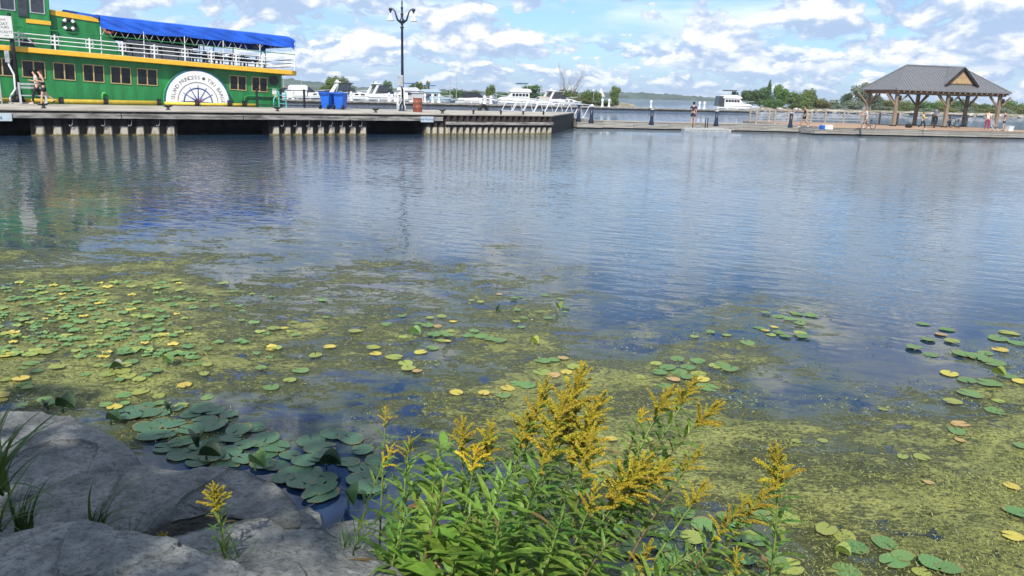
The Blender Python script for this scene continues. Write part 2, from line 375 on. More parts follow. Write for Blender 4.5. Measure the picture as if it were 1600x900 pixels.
    amp = T.math('MULTIPLY', T.math('MULTIPLY', far, gust), T.ramp(wd, 0.03, 0.4, 1.0, 0.28))
    Pr = T.vmath('MULTIPLY', P, (0.62, 1.0, 1)); 
    rot = T.new('ShaderNodeVectorRotate', rotation_type='Z_AXIS'); T.link(P, rot.inputs['Vector']); rot.inputs['Angle'].default_value = 0.38
    Pw = T.vmath('MULTIPLY', rot.outputs[0], (0.34, 1.0, 1))
    w1 = T.noise(Pr, 4.2, 3, 0.55, 0.4); w2 = T.noise(Pw, 4.0, 2, 0.45, 0.25); w3 = T.noise(P, 0.8, 2, 0.5)
    hgt = T.math('ADD', T.math('MULTIPLY', w1, 0.55), T.math('ADD', T.math('MULTIPLY', w2, 0.95), T.math('MULTIPLY', w3, 0.5)))
    hgt = T.math('MULTIPLY', hgt, T.math('MULTIPLY', amp, 0.034))
    hgt = T.math('ADD', hgt, T.math('MULTIPLY', T.math('MULTIPLY', mask, s), 0.035))
    bn = T.new('ShaderNodeBump'); bn.inputs['Strength'].default_value = 1.0; bn.inputs['Distance'].default_value = 1.0
    T.put(bn.inputs['Height'], hgt); T.link(bn.outputs[0], b.inputs['Normal'])
    me.materials.append(m)
    o = inst('water', me); struct(o); return o
water_sheet()

# tiny floating sprigs of pond weed: nobody could count them
def weed_sprigs(n=90000):
    px = rng.uniform(-40, 1640, n); py = 330 + 620 * rng.uniform(0, 1, n) ** 0.72
    pts = np.array([at(a, b)[:] for a, b in zip(px, py)])
    dn = weed_at(pts)
    patch = np.array([mnoise.fractal(Vector((p[0] * 1.1, p[1] * 1.7, 3.3)), 0.7, 2.1, 4) for p in pts])
    keep = (patch * 0.55 + dn > rng.uniform(0.42, 0.98, n)) & (dn > 0.12)
    pts = pts[keep]; N = len(pts)
    dist = np.hypot(pts[:, 0], pts[:, 1])
    ln = rng.uniform(0.005, 0.016, N) * np.clip(dist / 6.0, 0.7, 3.0); wdt = ln * rng.uniform(0.10, 0.34, N)
    ang = rng.uniform(0, 2 * PI, N); ca, sa = np.cos(ang), np.sin(ang)
    z0 = rng.uniform(0.002, 0.012, N); tilt = rng.uniform(-0.012, 0.014, N)
    V = np.zeros((N, 4, 3))
    for k, (a, b) in enumerate(((-1, -0.25), (0.1, -1), (1, 0.25), (-0.1, 1))):
        V[:, k, 0] = pts[:, 0] + ca * a * ln - sa * b * wdt
        V[:, k, 1] = pts[:, 1] + sa * a * ln + ca * b * wdt
        V[:, k, 2] = np.maximum(0.0015, z0 + tilt * a * 0.8 + 0.004 * (k == 1))
    me = bpy.data.meshes.new('pond_weed')
    me.vertices.add(4 * N); me.vertices.foreach_set('co', V.ravel())
    me.loops.add(4 * N); me.loops.foreach_set('vertex_index', np.arange(4 * N, dtype=np.int32))
    me.polygons.add(N); me.polygons.foreach_set('loop_start', np.arange(0, 4 * N, 4, dtype=np.int32))
    for m in (mat('weed_olive', (0.22, 0.25, 0.065), 0.6, var=0.25, vscale=2), mat('weed_yellow_green', (0.29, 0.31, 0.085), 0.6, var=0.2, vscale=2), mat('weed_dark', (0.06, 0.062, 0.025), 0.6, var=0.3)):
        me.materials.append(m)
    me.polygons.foreach_set('material_index', rng.choice([0, 1, 2], N, p=[.48, .24, .28]).astype(np.int32))
    me.update(calc_edges=True); me.validate()
    tag(inst('pond_weed', me), 'olive green sprigs of pond weed floating on the bay', 'pond weed', kind='stuff')
weed_sprigs()

# bank the rocks and the flowers stand on
def bank():
    xs = np.linspace(-40, 40, 161); ys = np.linspace(-14, 4.1, 60)
    vs = []
    for y in ys:
        for x in xs:
            e = 3.35 + 0.25 * math.sin(x * 1.3) + 0.35 * mnoise.noise(Vector((x * .6, 0, 5)))
            if x < -1.2: e += 0.25 * min(1, (-1.2 - x))
            t = e - y
            z = -0.45 + 0.38 * min(max(t + 0.9, 0), 1.6) + 0.30 * min(max(t - 0.7, 0), 3.0) + 0.05 * mnoise.fractal(Vector((x * 2, y * 2, 1)), .8, 2, 4)
            vs.append((x, y, min(z, 0.95)))
    nx = len(xs)
    f = [(j * nx + i, j * nx + i + 1, (j + 1) * nx + i + 1, (j + 1) * nx + i) for j in range(len(ys) - 1) for i in range(nx - 1)]
    me = bpy.data.meshes.new('bank'); me.from_pydata(vs, [], f)
    me.materials.append(mat('bank_soil', (0.12, 0.095, 0.065), 0.95, vscale=4, c2=(0.045, 0.05, 0.022), bump=0.6, bscale=40))
    struct(inst('bank', me))
bank()

# far wooded shore
def hills():
    m = mat('far_woods', (0.05, 0.085, 0.048), 0.9, vscale=0.03, var=0.3)
    for nm, pts in (('hills', [(-1100, 1350, 17), (-520, 1380, 20), (-430, 1390, 17), (-350, 1400, 12), (-290, 1410, 6), (0, 1450, 5), (160, 1500, 10), (250, 1500, 12), (310, 1520, 10), (400, 1560, 6.5), (560, 1650, 4.5), (900, 1900, 5), (1300, 2000, 7), (1900, 2200, 9)]),):
        P = np.array(pts, float); n = 1500
        t = np.linspace(0, len(P) - 1, n)
        X = np.interp(t, range(len(P)), P[:, 0]); Y = np.interp(t, range(len(P)), P[:, 1]); Hh = np.interp(t, range(len(P)), P[:, 2])
        vs = []; rows = 9
        for i in range(n):
            for j in range(rows):
                s = j / (rows - 1); prof = math.sin(min(1, s * 1.15 + 0.0) * PI * 0.5) ** 0.6 if j else 0
                bump_ = mnoise.fractal(Vector((X[i] * 0.075, s * 4, 2)), 0.9, 2.1, 4) * 3.2
                vs.append((X[i] + 3 * mnoise.noise(Vector((X[i] * .1, s * 6, 0))), Y[i] + s * 70 + bump_ * 2, -0.3 + max(0, prof * (Hh[i] + bump_) if j else 0)))
        f = [(i * rows + j, (i + 1) * rows + j, (i + 1) * rows + j + 1, i * rows + j + 1) for i in range(n - 1) for j in range(rows - 1)]
        me = bpy.data.meshes.new(nm); me.from_pydata(vs, [], f); me.materials.append(m)
        struct(inst(nm, me))
hills()

# the stony breakwater island the trees stand on
def island(name, pts, width, h):
    P = np.array(pts, float); n = 160; rows = 12
    t = np.linspace(0, len(P) - 1, n)
    X = np.interp(t, range(len(P)), P[:, 0]); Y = np.interp(t, range(len(P)), P[:, 1]); vs = []
    for i in range(n):
        endf = min(1, min(i, n - 1 - i) / 8)
        for j in range(rows):
            s = j / (rows - 1); z = -0.4 + (h + 0.4) * min(1, s * 5) * (0.3 + 0.7 * endf) + 0.25 * mnoise.noise(Vector((X[i] * .4, s * 9, 3)))
            if j == rows - 1: z = -0.4
            vs.append((X[i], Y[i] + s * width, z))
    f = [(i * rows + j, (i + 1) * rows + j, (i + 1) * rows + j + 1, i * rows + j + 1) for i in range(n - 1) for j in range(rows - 1)]
    me = bpy.data.meshes.new(name); me.from_pydata(vs, [], f)
    me.materials.append(mat(name + '_ground', (0.34, 0.30, 0.22), 0.95, vscale=0.6, c2=(0.13, 0.13, 0.06), bump=0.5, bscale=3))
    struct(inst(name, me))
    return X, Y
island('marina_island', [(-75, 165), (-40, 175), (-17, 190), (4, 200), (27, 206), (33, 212)], 28, 0.9)
island('breakwater_island', [(62, 222), (68, 219), (90, 218), (115, 226), (142, 232), (200, 240), (300, 250)], 26, 1.0)
# shore stones
def shore_stones():
    base = []
    for k in range(4):
        bm = bmesh.new(); bmesh.ops.create_icosphere(bm, subdivisions=2, radius=1)
        for v in bm.verts: v.co *= 1 + 0.32 * mnoise.noise(v.co * 1.3 + Vector((k * 7, 0, 0))); v.co.z *= 0.6
        me = bpy.data.meshes.new('shore_stone'); bm.to_mesh(me); bm.free(); me.materials.append(STONE_SH); base.append(me)
    R = random.Random(5)
    for (x0, y0, x1, y1, n) in ((63, 221, 90, 217.6, 26), (90, 217.6, 142, 231.6, 40), (142, 231.6, 200, 239.6, 22)):
        for i in range(n):
            t = (i + R.random()) / n; s = R.uniform(0.35, 0.95)
            o = inst('shore_stone', base[R.randrange(4)], loc=(x0 + (x1 - x0) * t, y0 + (y1 - y0) * t - 0.3 + R.uniform(-.5, 1.2), R.uniform(.1, .6)), rot=(0, 0, R.uniform(0, 6)), sc=(s * 1.3, s, s))
            tag(o, 'pale stone along the waterline of the bushy island', 'stone', 'stones along the island shore')
shore_stones()

def haze():
    m = bpy.data.materials.new('haze_air'); m.use_nodes = True; T = NT(m.node_tree); T.n.clear()
    o = T.new('ShaderNodeOutputMaterial'); v = T.new('ShaderNodeVolumePrincipled')
    v.inputs['Color'].default_value = (0.80, 0.89, 1.0, 1); v.inputs['Density'].default_value = 0.00020; v.inputs['Anisotropy'].default_value = 0.0
    T.link(v.outputs[0], o.inputs['Volume'])
    g = MB(); g.box(-9700, 9700, -60, 9900, -2.0, 24); h = g.build('haze', m); tag(h, 'pale blue summer haze over the whole bay', 'haze', kind='stuff')
haze()
# ================================================================== the wharf on the left
WROT = math.radians(33.6265); WA = Vector((-21.7, 35.7, 0)); DZ = 1.23
Wd = Vector((math.cos(WROT), math.sin(WROT), 0)); Wn = Vector((-Wd.y, Wd.x, 0))
def wl(s, n=0.0, z=0.0): return WA + Wd * s + Wn * n + Vector((0, 0, z))
def pix_s(x, y, n, z=DZ):
    """wharf coordinates (along, back) of the deck point seen at a photo pixel"""
    p = at(x, y, z) - WA; return p.dot(Wd), p.dot(Wn)

wharf = thing('wharf', 'long concrete wharf with rusty sheet piling that the green boat lies alongside', 'wharf', WA, WROT)
E0, E1, BK = 28.95, 37.2, 8.4
g = MB(); g.prism([(-14, 0, 1.13), (E0, 0, 1.13), (E1, BK, 1.13), (-14, BK, 1.13)], (0, 0, 0.10)); g.build('deck', CONC, wharf, bevel=0.02)
g = MB(); g.box(-14, 20.7, 0.06, 0.22, 1.045, 1.127)
R = random.Random(3)
for i in range(70): 
    x = -13 + i * 0.48 + R.uniform(-.1, .1); g.box(x, x + R.uniform(.08, .25), 0.0, 0.05, 1.05, 1.05 + R.uniform(.02, .07))
g.build('packing', DARKC, wharf)
for (x0, x1) in ((-14, -8.2), (-8.17, -2.4), (-2.37, 3.3), (3.33, 9.0), (9.03, 14.8), (14.83, 20.7)):
    g = MB(); g.box(x0, x1, -0.06, 0.14, 0.80, 1.03); g.build('fender_beam', BEAM, wharf, bevel=0.015)
RUST = bpy.data.materials.new('sheet_pile_steel'); RUST.use_nodes = True
T = NT(RUST.node_tree); b = T.n['Principled BSDF']; b.inputs['Roughness'].default_value = 0.85
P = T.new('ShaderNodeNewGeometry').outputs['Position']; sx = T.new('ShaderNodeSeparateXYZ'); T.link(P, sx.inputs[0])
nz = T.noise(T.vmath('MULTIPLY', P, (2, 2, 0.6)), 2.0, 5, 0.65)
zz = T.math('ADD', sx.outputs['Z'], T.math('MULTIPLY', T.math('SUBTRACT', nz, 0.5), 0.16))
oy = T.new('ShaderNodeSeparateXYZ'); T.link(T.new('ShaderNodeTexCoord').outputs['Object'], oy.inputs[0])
c = T.mix(T.ramp(oy.outputs['Y'], 0.06, 0.20), (0.54, 0.49, 0.39), (0.07, 0.058, 0.045))  # recessed flanges darkened by depth, shade from their neighbours painted in
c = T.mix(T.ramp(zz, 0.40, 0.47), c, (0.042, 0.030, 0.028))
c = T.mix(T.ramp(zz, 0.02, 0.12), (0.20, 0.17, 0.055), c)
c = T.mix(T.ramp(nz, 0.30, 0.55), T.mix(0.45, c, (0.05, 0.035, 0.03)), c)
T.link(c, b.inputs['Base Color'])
def pile_mesh(p, d=0.26, top=0.98):
    prof = [(0, d), (p * .20, d), (p * .36, 0), (p * .72, 0), (p * .88, d), (p, d)]
    g = MB()
    for (x0, y0), (x1, y1) in zip(prof[:-1], prof[1:]):
        g.quad((x0, y0, -1.2), (x1, y1, -1.2), (x1, y1, top), (x0, y0, top))
        g.quad((x1, y1 + .03, -1.2), (x0, y0 + .03, -1.2), (x0, y0 + .03, top), (x1, y1 + .03, top))
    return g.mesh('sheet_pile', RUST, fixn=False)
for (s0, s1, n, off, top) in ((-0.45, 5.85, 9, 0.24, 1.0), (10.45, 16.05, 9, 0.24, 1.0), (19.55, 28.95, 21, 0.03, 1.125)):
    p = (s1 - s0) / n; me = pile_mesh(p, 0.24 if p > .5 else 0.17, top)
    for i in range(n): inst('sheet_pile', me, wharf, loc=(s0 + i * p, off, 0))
    g = MB(); g.box(s0, s1, off + 0.34, off + 1.5, -1, 1.12); g.build('pile_infill', DARKC, wharf)
g = MB(); g.box(-14, 30, 4.5, 4.8, -1, 1.12); g.build('back_wall', DARKC, wharf)
g = MB(); g.prism([(E0 - .1, .3, -1), (E0, .2, -1), (E1, BK, -1), (E1 - .1, BK, -1)], (0, 0, 2.12)); g.build('end_wall', DARKC, wharf)
g = MB(); g.box(20.9, 28.9, -0.10, 0.02, 0.58, 0.76); g.build('waler', BEAM, wharf, bevel=0.015)
hk = MB(); hk.tube([(0, 0, .80), (0, -.02, .62), (-.03, -.03, .5), (-.10, -.03, .44), (-.16, -.03, .5)], 0.018, 6)
hkm = hk.mesh('hanger_hook', GALV, True)
for s in (1.25, 2.6, 3.75, 5.0, 11.15, 11.85, 12.55, 13.2, 13.85, 14.45, 15.0, 15.6): inst('hanger_hook', hkm, wharf, loc=(s, 0.16, 0))

# text as flat mesh
def text_mb(body, size, thick=0.0):
    cu = bpy.data.curves.new('txt', 'FONT'); cu.body = body; cu.size = size; cu.align_x = 'CENTER'; cu.align_y = 'CENTER'
    cu.resolution_u = 3
    o = bpy.data.objects.new('txt', cu); COL.objects.link(o)
    dg = bpy.context.evaluated_depsgraph_get(); me = o.evaluated_get(dg).to_mesh()
    vs = [v.co.copy() for v in me.vertices]; fs = [tuple(p.vertices) for p in me.polygons]
    o.evaluated_get(dg).to_mesh_clear(); bpy.data.objects.remove(o); bpy.data.curves.remove(cu)
    return vs, fs

# no-mooring signs hanging on the beam
def mooring_sign(s0, s1, z0, z1, label):
    t = thing('mooring_sign', label, 'sign', wl((s0 + s1) / 2, -0.09, (z0 + z1) / 2), WROT, 'signs hung on the wharf beam')
    w, h = (s1 - s0) / 2, (z1 - z0) / 2
    g = MB(); g.box(-w, w, -0.02, 0.02, -h, h); g.build('board', SIGNB, t, bevel=0.004)
    vs, fs = text_mb('No Mooring', h * 1.05); g = MB()
    g.add([(v.x, -0.024, v.y) for v in vs], fs); g.build('lettering', NAVY, t, fixn=False)
mooring_sign(-2.75, -1.12, .67, 1.01, 'pale blue NO MOORING sign cut off by the photo edge below the tall lamp-post sign')
mooring_sign(19.2, 20.03, .73, 1.06, 'white NO MOORING sign on the wharf beam beneath the rust red barrel')

# mooring cleats
def make_cleat(label, s, n):
    t = thing('mooring_cleat', label, 'cleat', wl(s, n, DZ), WROT, 'mooring cleats along the wharf edge')
    g = MB(); g.lathe([(.14, 0), (.10, .03), (.055, .1), (.06, .16)], n=10); g.build('base', BLACK, t)
    g = MB(); g.tube([(-.24, 0, .24), (-.1, 0, .17), (.1, 0, .17), (.24, 0, .24)], [.03, .05, .05, .03], 7); g.build('horn', BLACK, t, True)
    return t
cl = make_cleat('black mooring cleat on the wharf edge in front of the two walkers', .17, .5)
for s, l in ((5.5, 'black mooring cleat on the wharf edge left of the painted paddle wheel'), (10.95, 'black mooring cleat on the wharf edge at the green boat bow'),
             (16.6, 'black mooring cleat on the wharf edge right of the blue bins'), (20.95, 'black mooring cleat on the wharf edge right of the red barrel')):
    dup(cl, wl(s, .5, DZ), label=l)
for k_, s in enumerate((22.9, 24.9, 26.6, 28.2)):
    t = thing('edge_post', ORD[k_] + ' from the left of the short stub posts above the sheet piling', 'post', wl(s, .12, DZ), WROT, 'stub posts at the wharf end')
    g = MB(); g.lathe([(.06, 0), (.06, .17), (.075, .18), (.075, .22), (.04, .24)], n=8); g.build('stub', DARKC, t)

# ------------------------------------------------------------------ lamp post with two bell lamps
def street_lamp(s, n):
    t = thing('street_lamp', 'tall dark street lamp with two white bell lamps between the bins and the red barrel', 'street lamp', wl(s, n, DZ))
    g = MB(); g.lathe([(.25, 0), (.25, .06), (.18, .1), (.15, .5), (.11, .7), (.10, .78)], n=12); g.build('base', LAMPB, t, True)
    g = MB(); g.lathe([(.095, .75), (.085, 3.0), (.07, 5.05), (.12, 5.08), (.12, 5.14), (.07, 5.18), (.08, 5.3)], n=12); g.build('pole', LAMPB, t, True)
    g = MB(); g.lathe([(.06, 5.3), (.2, 5.42), (.2, 5.52), (.1, 5.62), (.07, 5.8), (.11, 5.9), (.06, 5.98), (.06, 6.2), (.09, 6.26), (.04, 6.36), (.05, 6.6), (.02, 6.72)], n=10); g.build('finial', LAMPB, t, True)
    for sg in (-1, 1):
        g = MB(); g.tube([(sg * .1, 0, 5.42), (sg * .28, 0, 5.55), (sg * .38, 0, 5.85), (sg * .45, 0, 6.07), (sg * .58, 0, 6.2), (sg * .7, 0, 6.2)], [.07, .065, .05, .04, .035, .03], 8); g.build('arm', LAMPB, t, True)
        l = MB(); l.lathe([(.05, 6.26), (.12, 6.2), (.12, 6.12), (.05, 6.05), (.05, 5.93)], (sg * .72, 0, 0), 12); l = l.build('lamp_cap', LAMPB, t, True)
        g = MB(); g.lathe([(.07, 5.94), (.08, 5.8), (.13, 5.68), (.22, 5.56), (.24, 5.5), (.23, 5.485)], (sg * .72, 0, 0), 14); g.build('lamp_shade', WHITE, l, True)
    g = MB(); g.box(-.24, .08, -.3, -.09, 1.52, 2.22); g.build('junction_box', GALV, t, bevel=0.02)
    g = MB(); g.box(-.22, .02, -.24, -.1, .58, .82); g.build('outlet_box', GALV, t, bevel=0.02)
    g = MB(); g.tube([(.02, -.2, 1.52), (.12, -.2, 1.35), (.14, -.2, .42), (.2, -.22, .3), (.2, -.22, 0)], .03, 7); g.tube([(-.12, -.2, 1.52), (-.06, -.2, 1.3), (-.05, -.2, .6), (-.2, -.2, .35), (-.24, -.2, 0)], .03, 7); g.build('conduit', WHITE, t, True)
    return t
ls, ln = pix_s(629, 173.5, 0); street_lamp(ls, ln)

# ------------------------------------------------------------------ wheeled bins, barrel, tyre
def wheelie_bin(s, n, rz, label):
    t = thing('wheelie_bin', label, 'bin', wl(s, n, DZ), WROT + rz, 'blue wheelie bins on the wharf')
    g = MB(); b0 = [(-.24, -.28), (.24, -.28), (.24, .28), (-.24, .28)]; b1 = [(-.35, -.38), (.35, -.38), (.35, .38), (-.35, .38)]
    g.add([(x, y, .04) for x, y in b0] + [(x, y, .98) for x, y in b1], [(3, 2, 1, 0), (4, 5, 6, 7)] + [(i, (i + 1) % 4, 4 + (i + 1) % 4, 4 + i) for i in range(4)])
    g.build('tub', BIN, t, bevel=0.03)
    g = MB(); g.box(-.39, .39, -.42, .42, .94, 1.0); g.build('rim', BIN, t, bevel=0.015)
    g = MB(); g.prism([(-.38, -.44, 1.005), (.38, -.44, 1.005), (.36, 0, 1.1), (.38, .42, 1.07), (.38, .44, 1.005), (-.38, .44, 1.005), (-.38, .42, 1.07), (-.36, 0, 1.1)][:2] + [(.38, .44, 1.005), (-.38, .44, 1.005)], (0, 0, .05)); g.build('lid', BIN, t, bevel=0.02)
    g = MB(); g.tube([(-.3, .5, .98), (.3, .5, .98)], .025, 8); [g.obox((x, .4, .96), (x, .5, .98), .05, .05) for x in (-.28, .28)]; g.build('handle', BIN, t)
    for x in (-.3, .3):
        g = MB(); g.tube([(x - .05, .36, .13), (x + .05, .36, .13)], .13, 14); g.build('wheel', RUBBER, t)
    g = MB(); g.box(-.12, .12, -.345, -.31, .28, .62); g.box(-.30, -.18, -.405, -.37, .7, .94); g.box(.18, .30, -.405, -.37, .7, .94); g.build('moulded_rib', BIN, t)
s1, n1 = pix_s(512, 170.5, 0); wheelie_bin(s1, n1, 2.2, 'left blue wheelie bin on the wharf, turned half sideways')
s1, n1 = pix_s(532.5, 171, 0); wheelie_bin(s1, n1, 2.35, 'right blue wheelie bin on the wharf, nearer the lamp post')
t = thing('barrel', 'rust red ribbed oil barrel standing on the wharf right of the lamp post', 'barrel', wl(*pix_s(652.5, 175, 0), DZ))
g = MB(); g.lathe([(.27, 0), (.285, .02), (.28, .27), (.30, .29), (.28, .31), (.28, .56), (.30, .58), (.28, .6), (.28, .8), (.29, .83), (.26, .83), (.25, .78)], n=20); g.build('drum', BARREL, t, True)
g = MB(); g.ring((0, 0, .84), .28, .02, n=20); g.build('rim', BARREL, t, True)
t = thing('tyre', 'black rubber tyre hung on the back edge of the wharf near the gangway', 'tyre', wl(*pix_s(755, 173, 0), DZ + .02), WROT)
g = MB(); g.ring((0, 0, 0), .33, .14, 'y', 24, 10); g.build('tread', RUBBER, t, True)

# ------------------------------------------------------------------ black railing, teal frame by the bow
def railing(p0, n, label):
    t = thing('black_railing', label, 'railing', p0, WROT)
    for i in range(n):
        g = MB(); g.box(-.055 + i * 1.5, .055 + i * 1.5, -.055, .055, 0, 1.12); g.box(-.07 + i * 1.5, .07 + i * 1.5, -.07, .07, 1.12, 1.16); g.build('post', BLACK, t)
    for z in (1.08, .62, .15):
        g = MB(); g.box(0, (n - 1) * 1.5, -.025, .025, z - .025, z + .025); g.build('rail', BLACK, t)
railing(wl(12.0, 8.15, DZ), 4, 'black post and rail fence on the wharf between the green bow and the bins')
t = thing('stepladder', 'teal frame with a white notice leaning by the green boat bow', 'stepladder', wl(13.2, 7.6, DZ), WROT)
for x in (0, .45):
    g = MB(); g.tube([(x, 0, 0), (x, .05, .9), (x + .0, .2, 1.02)], .045, 6); g.build('upright', TEALP, t)
g = MB(); g.tube([(-.35, 0, 0), (-.33, 0, .5), (-.2, 0, .72), (.0, 0, .78)], .045, 6); g.build('hoop', TEALP, t, True)
g = MB(); [g.box(0, .45, 0, .08, z, z + .05) for z in (.25, .5, .75)]; g.build('tread', TEALP, t)
g = MB(); g.box(.5, .8, -.02, .0, .62, 1.05); g.build('notice', SIGNW, t)

# ------------------------------------------------------------------ lamp-post sign at the left edge
t = thing('sign_post', 'dark post with a white tour sign near the left photo edge', 'sign', wl(*pix_s(31, 162, 0), DZ), WROT)
g = MB(); g.lathe([(.62, 0), (.62, .06), (.4, .07)], n=16); g.build('plinth', CONC, t)
g = MB(); g.lathe([(.30, .07), (.24, .3), (.14, .75), (.11, .9)], n=10); g.build('base', BLACK, t, True)
g = MB(); g.lathe([(.11, .88), (.09, 4.6)], n=10); g.build('pole', BLACK, t, True)
sb = MB(); sb.box(-.62, .10, -.26, -.10, 3.32, 4.42); sb = sb.build('sign_box', SIGNW, t, bevel=0.02)
g = MB()
for body, size, x, z, i in (('Island', .15, -.36, 4.24, 1), ('BOAT', .2, -.36, 4.02, 0), ('TOURS', .17, -.34, 3.85, 0), ('TICKETS', .165, -.26, 3.62, 0), ('here', .1, -.2, 3.46, 0)):
    vs, fs = text_mb(body, size); g.mat(i).add([(v.x + x, -0.265, v.y + z) for v in vs], fs)
g.build('lettering', [INK, REDP], t, fixn=False)
g = MB(); g.tube([(-.42, -.1, 0), (-.40, -.1, .35), (-.12, -.1, .75), (-.1, -.1, 1.5), (-.28, -.1, 2.0), (-.3, -.1, 2.3)], .05, 7); g.build('conduit', WHITE, t, True)
g = MB(); g.box(-.42, -.2, -.2, -.06, 2.1, 2.7); g.build('meter_box', GALV, t, bevel=0.02)

# white steps and bench on the deck at the left edge
t = thing('boarding_steps', 'white boarding steps with a handrail at the left photo edge', 'steps', wl(-2.1, 7.0, DZ), WROT)
for i in range(4):
    g = MB(); g.box(-.9, .75, .25 * i, .25 * i + .28, .16 + .2 * i, .22 + .2 * i); g.build('step', ALU, t)
for y in (0.0, 1.0):
    g = MB(); g.tube([(.72, y, 0), (.72, y, 1.6), (.6, y, 1.68), (-.9, y, 1.68)], .04, 7); g.tube([(.72, y, 1.2), (-.9, y, 1.2)], .03, 6); g.tube([(.72, y, .75), (-.9, y, .75)], .03, 6); g.build('handrail', ALU, t, True)
t = thing('bench', 'grey bench on the wharf beside the sign post and the walkers', 'bench', wl(.05, 7.3, DZ), WROT)
for z in (.42, .80, .98):
    g = MB(); g.box(-.6, .6, (.0 if z < .5 else .38), (.4 if z < .5 else .43), z, z + .1 if z > .5 else z + .05); g.build('slat', GREYGEL, t)
for x in (-.58, .58):
    g = MB(); g.obox((x, .42, 1.1), (x, .36, .4), .1, .12); g.obox((x, .36, .42), (x, .42, 0), .1, .1); g.obox((x, .05, .42), (x, -.05, 0), .1, .1); g.build('leg', GREYGEL, t)
# ================================================================== the green tour boat
TRIM = math.radians(2.55)
ferry = bpy.data.objects.new('tour_boat', None); COL.objects.link(ferry)
ferry.location = wl(0, 9.0, 0); ferry.rotation_euler = (0, TRIM, WROT)
tag(ferry, 'green two-deck tour boat with yellow band and blue awning moored at the wharf', 'boat')
BL, BR, BW = -9.5, 13.65, 5.6         # hull from stern to bow along the wharf, beam
g = MB()
pl = [(BL, 0), (BR, 0), (BR + .35, .9), (BR + .35, BW - .9), (BR, BW), (BL, BW)]
g.prism([(x, y, -.4) for x, y in pl], (0, 0, 4.3)); g.build('hull', GREEN, ferry, bevel=0.02)
g = MB(); pl = [(BL - .2, -.62), (BR + .55, -.62), (BR + .95, -.2), (BR + .95, BW + .2), (BR + .55, BW + .62), (BL - .2, BW + .62)]
g.prism([(x, y, 3.90) for x, y in pl], (0, 0, .26)); g.build('deck_band', YELLOW, ferry, bevel=0.02)
g = MB(); g.prism([(x * .999, y * .99 + .03, 4.16) for x, y in pl], (0, 0, .02)); g.build('upper_deck', GREYGEL, ferry)
# cabin windows
def ferry_window(x0, x1, z0, z1, parent, y=0.0):
    f = MB(); d = .05; t = .042
    f.box(x0, x1, y - d, y + .01, z0, z0 + t); f.box(x0, x1, y - d, y + .01, z1 - t, z1)
    f.box(x0, x0 + t, y - d, y + .01, z0 + t, z1 - t); f.box(x1 - t, x1, y - d, y + .01, z0 + t, z1 - t)
    xm = (x0 + x1) / 2; f.box(xm - .03, xm + .03, y - d, y + .01, z0 + t, z1 - t)
    f = f.build('window', WINFRAME, parent)
    for a, b in ((x0 + t, xm - .03), (xm + .03, x1 - t)):
        g = MB(); g.box(a, b, y - .025, y + .012, z0 + t, z1 - t); g.build('pane', GLASS, f)
for x0, x1, z0, z1 in ((-4.6, -3.5, 2.6, 3.5), (-3.2, -2.1, 2.6, 3.5), (-1.82, -.74, 2.6, 3.52), (-.39, .70, 2.6, 3.5), (1.07, 2.14, 2.6, 3.52), (2.51, 3.57, 2.6, 3.55), (3.89, 4.96, 2.6, 3.56), (5.27, 6.36, 2.63, 3.57), (10.47, 11.48, 2.72, 3.60), (11.81, 12.79, 2.72, 3.62)):
    ferry_window(x0, x1, z0, z1, ferry)
# paddle wheel box with painted disc and lettering
pw = MB(); CX, CZ, RR = 8.53, 1.86, 1.80
def disc(r, y, n=56): return [(CX + r * math.cos(2 * PI * i / n), y, CZ + r * math.sin(2 * PI * i / n)) for i in range(n)]
pw.mat(0).prism(disc(RR + .09, -.36), (0, .37, 0))
pw = pw.build('paddle_box', [LIME], ferry)  # lighter green painted on for the sunlit side of the box
g = MB(); g.prism(disc(RR + .10, -.40), (0, .05, 0)); g.build('rim', TEAL, pw)
g = MB(); g.prism(disc(RR, -.425), (0, .03, 0)); g.build('disc', WHITE, pw)
g = MB(); g.ring((CX, -.43, CZ), 1.14, .018, 'y', 64, 6); g.build('ring_line', INK, pw)
g = MB(); g.ring((CX, -.43, CZ), .80, .035, 'y', 64, 6); g.build('wheel_ring', NAVY, pw)
g = MB()
for i in range(12):
    a = PI / 6 * i; c, s = math.cos(a), math.sin(a)
    g.tube([(CX + c * .1, -.44, CZ + s * .1), (CX + c * .45, -.44, CZ + s * .45), (CX + c * .98, -.44, CZ + s * .98)], [.045, .028, .014], 6)
g.build('wheel_spokes', NAVY, pw)
g = MB(); g.prism(disc(.19, -.47, 20), (0, .04, 0)); g.build('wheel_hub', REDP, pw)
g = MB()
def arc_text(txt, a0, a1, r=1.42, size=.30):
    wd = {'I': .5, ' ': .7, 'J': .7}
    ws = [wd.get(ch, 1.0) for ch in txt]; tot = sum(ws); acc = 0
    for ch, w_ in zip(txt, ws):
        a = a0 + (a1 - a0) * (acc + w_ / 2) / tot; acc += w_
        if ch == ' ': continue
        vs, fs = text_mb(ch, size); ca, sa = math.cos(a), math.sin(a)
        # local x runs clockwise, local y outward
        g.add([(CX + ca * (r + v.y) + sa * v.x, -.432, CZ + sa * (r + v.y) - ca * v.x) for v in vs], fs)
arc_text('ISLAND PRINCESS', math.radians(178), math.radians(84.5))
arc_text('TIKI BARGE', math.radians(68), math.radians(0))
g.prism([(CX + 1.42 * math.cos(1.335) + .09 * math.cos(i * PI / 8), -.434, CZ + 1.42 * math.sin(1.335) + .09 * math.sin(i * PI / 8)) for i in range(16)], (0, .004, 0))
g.build('lettering', INK, pw, fixn=False)
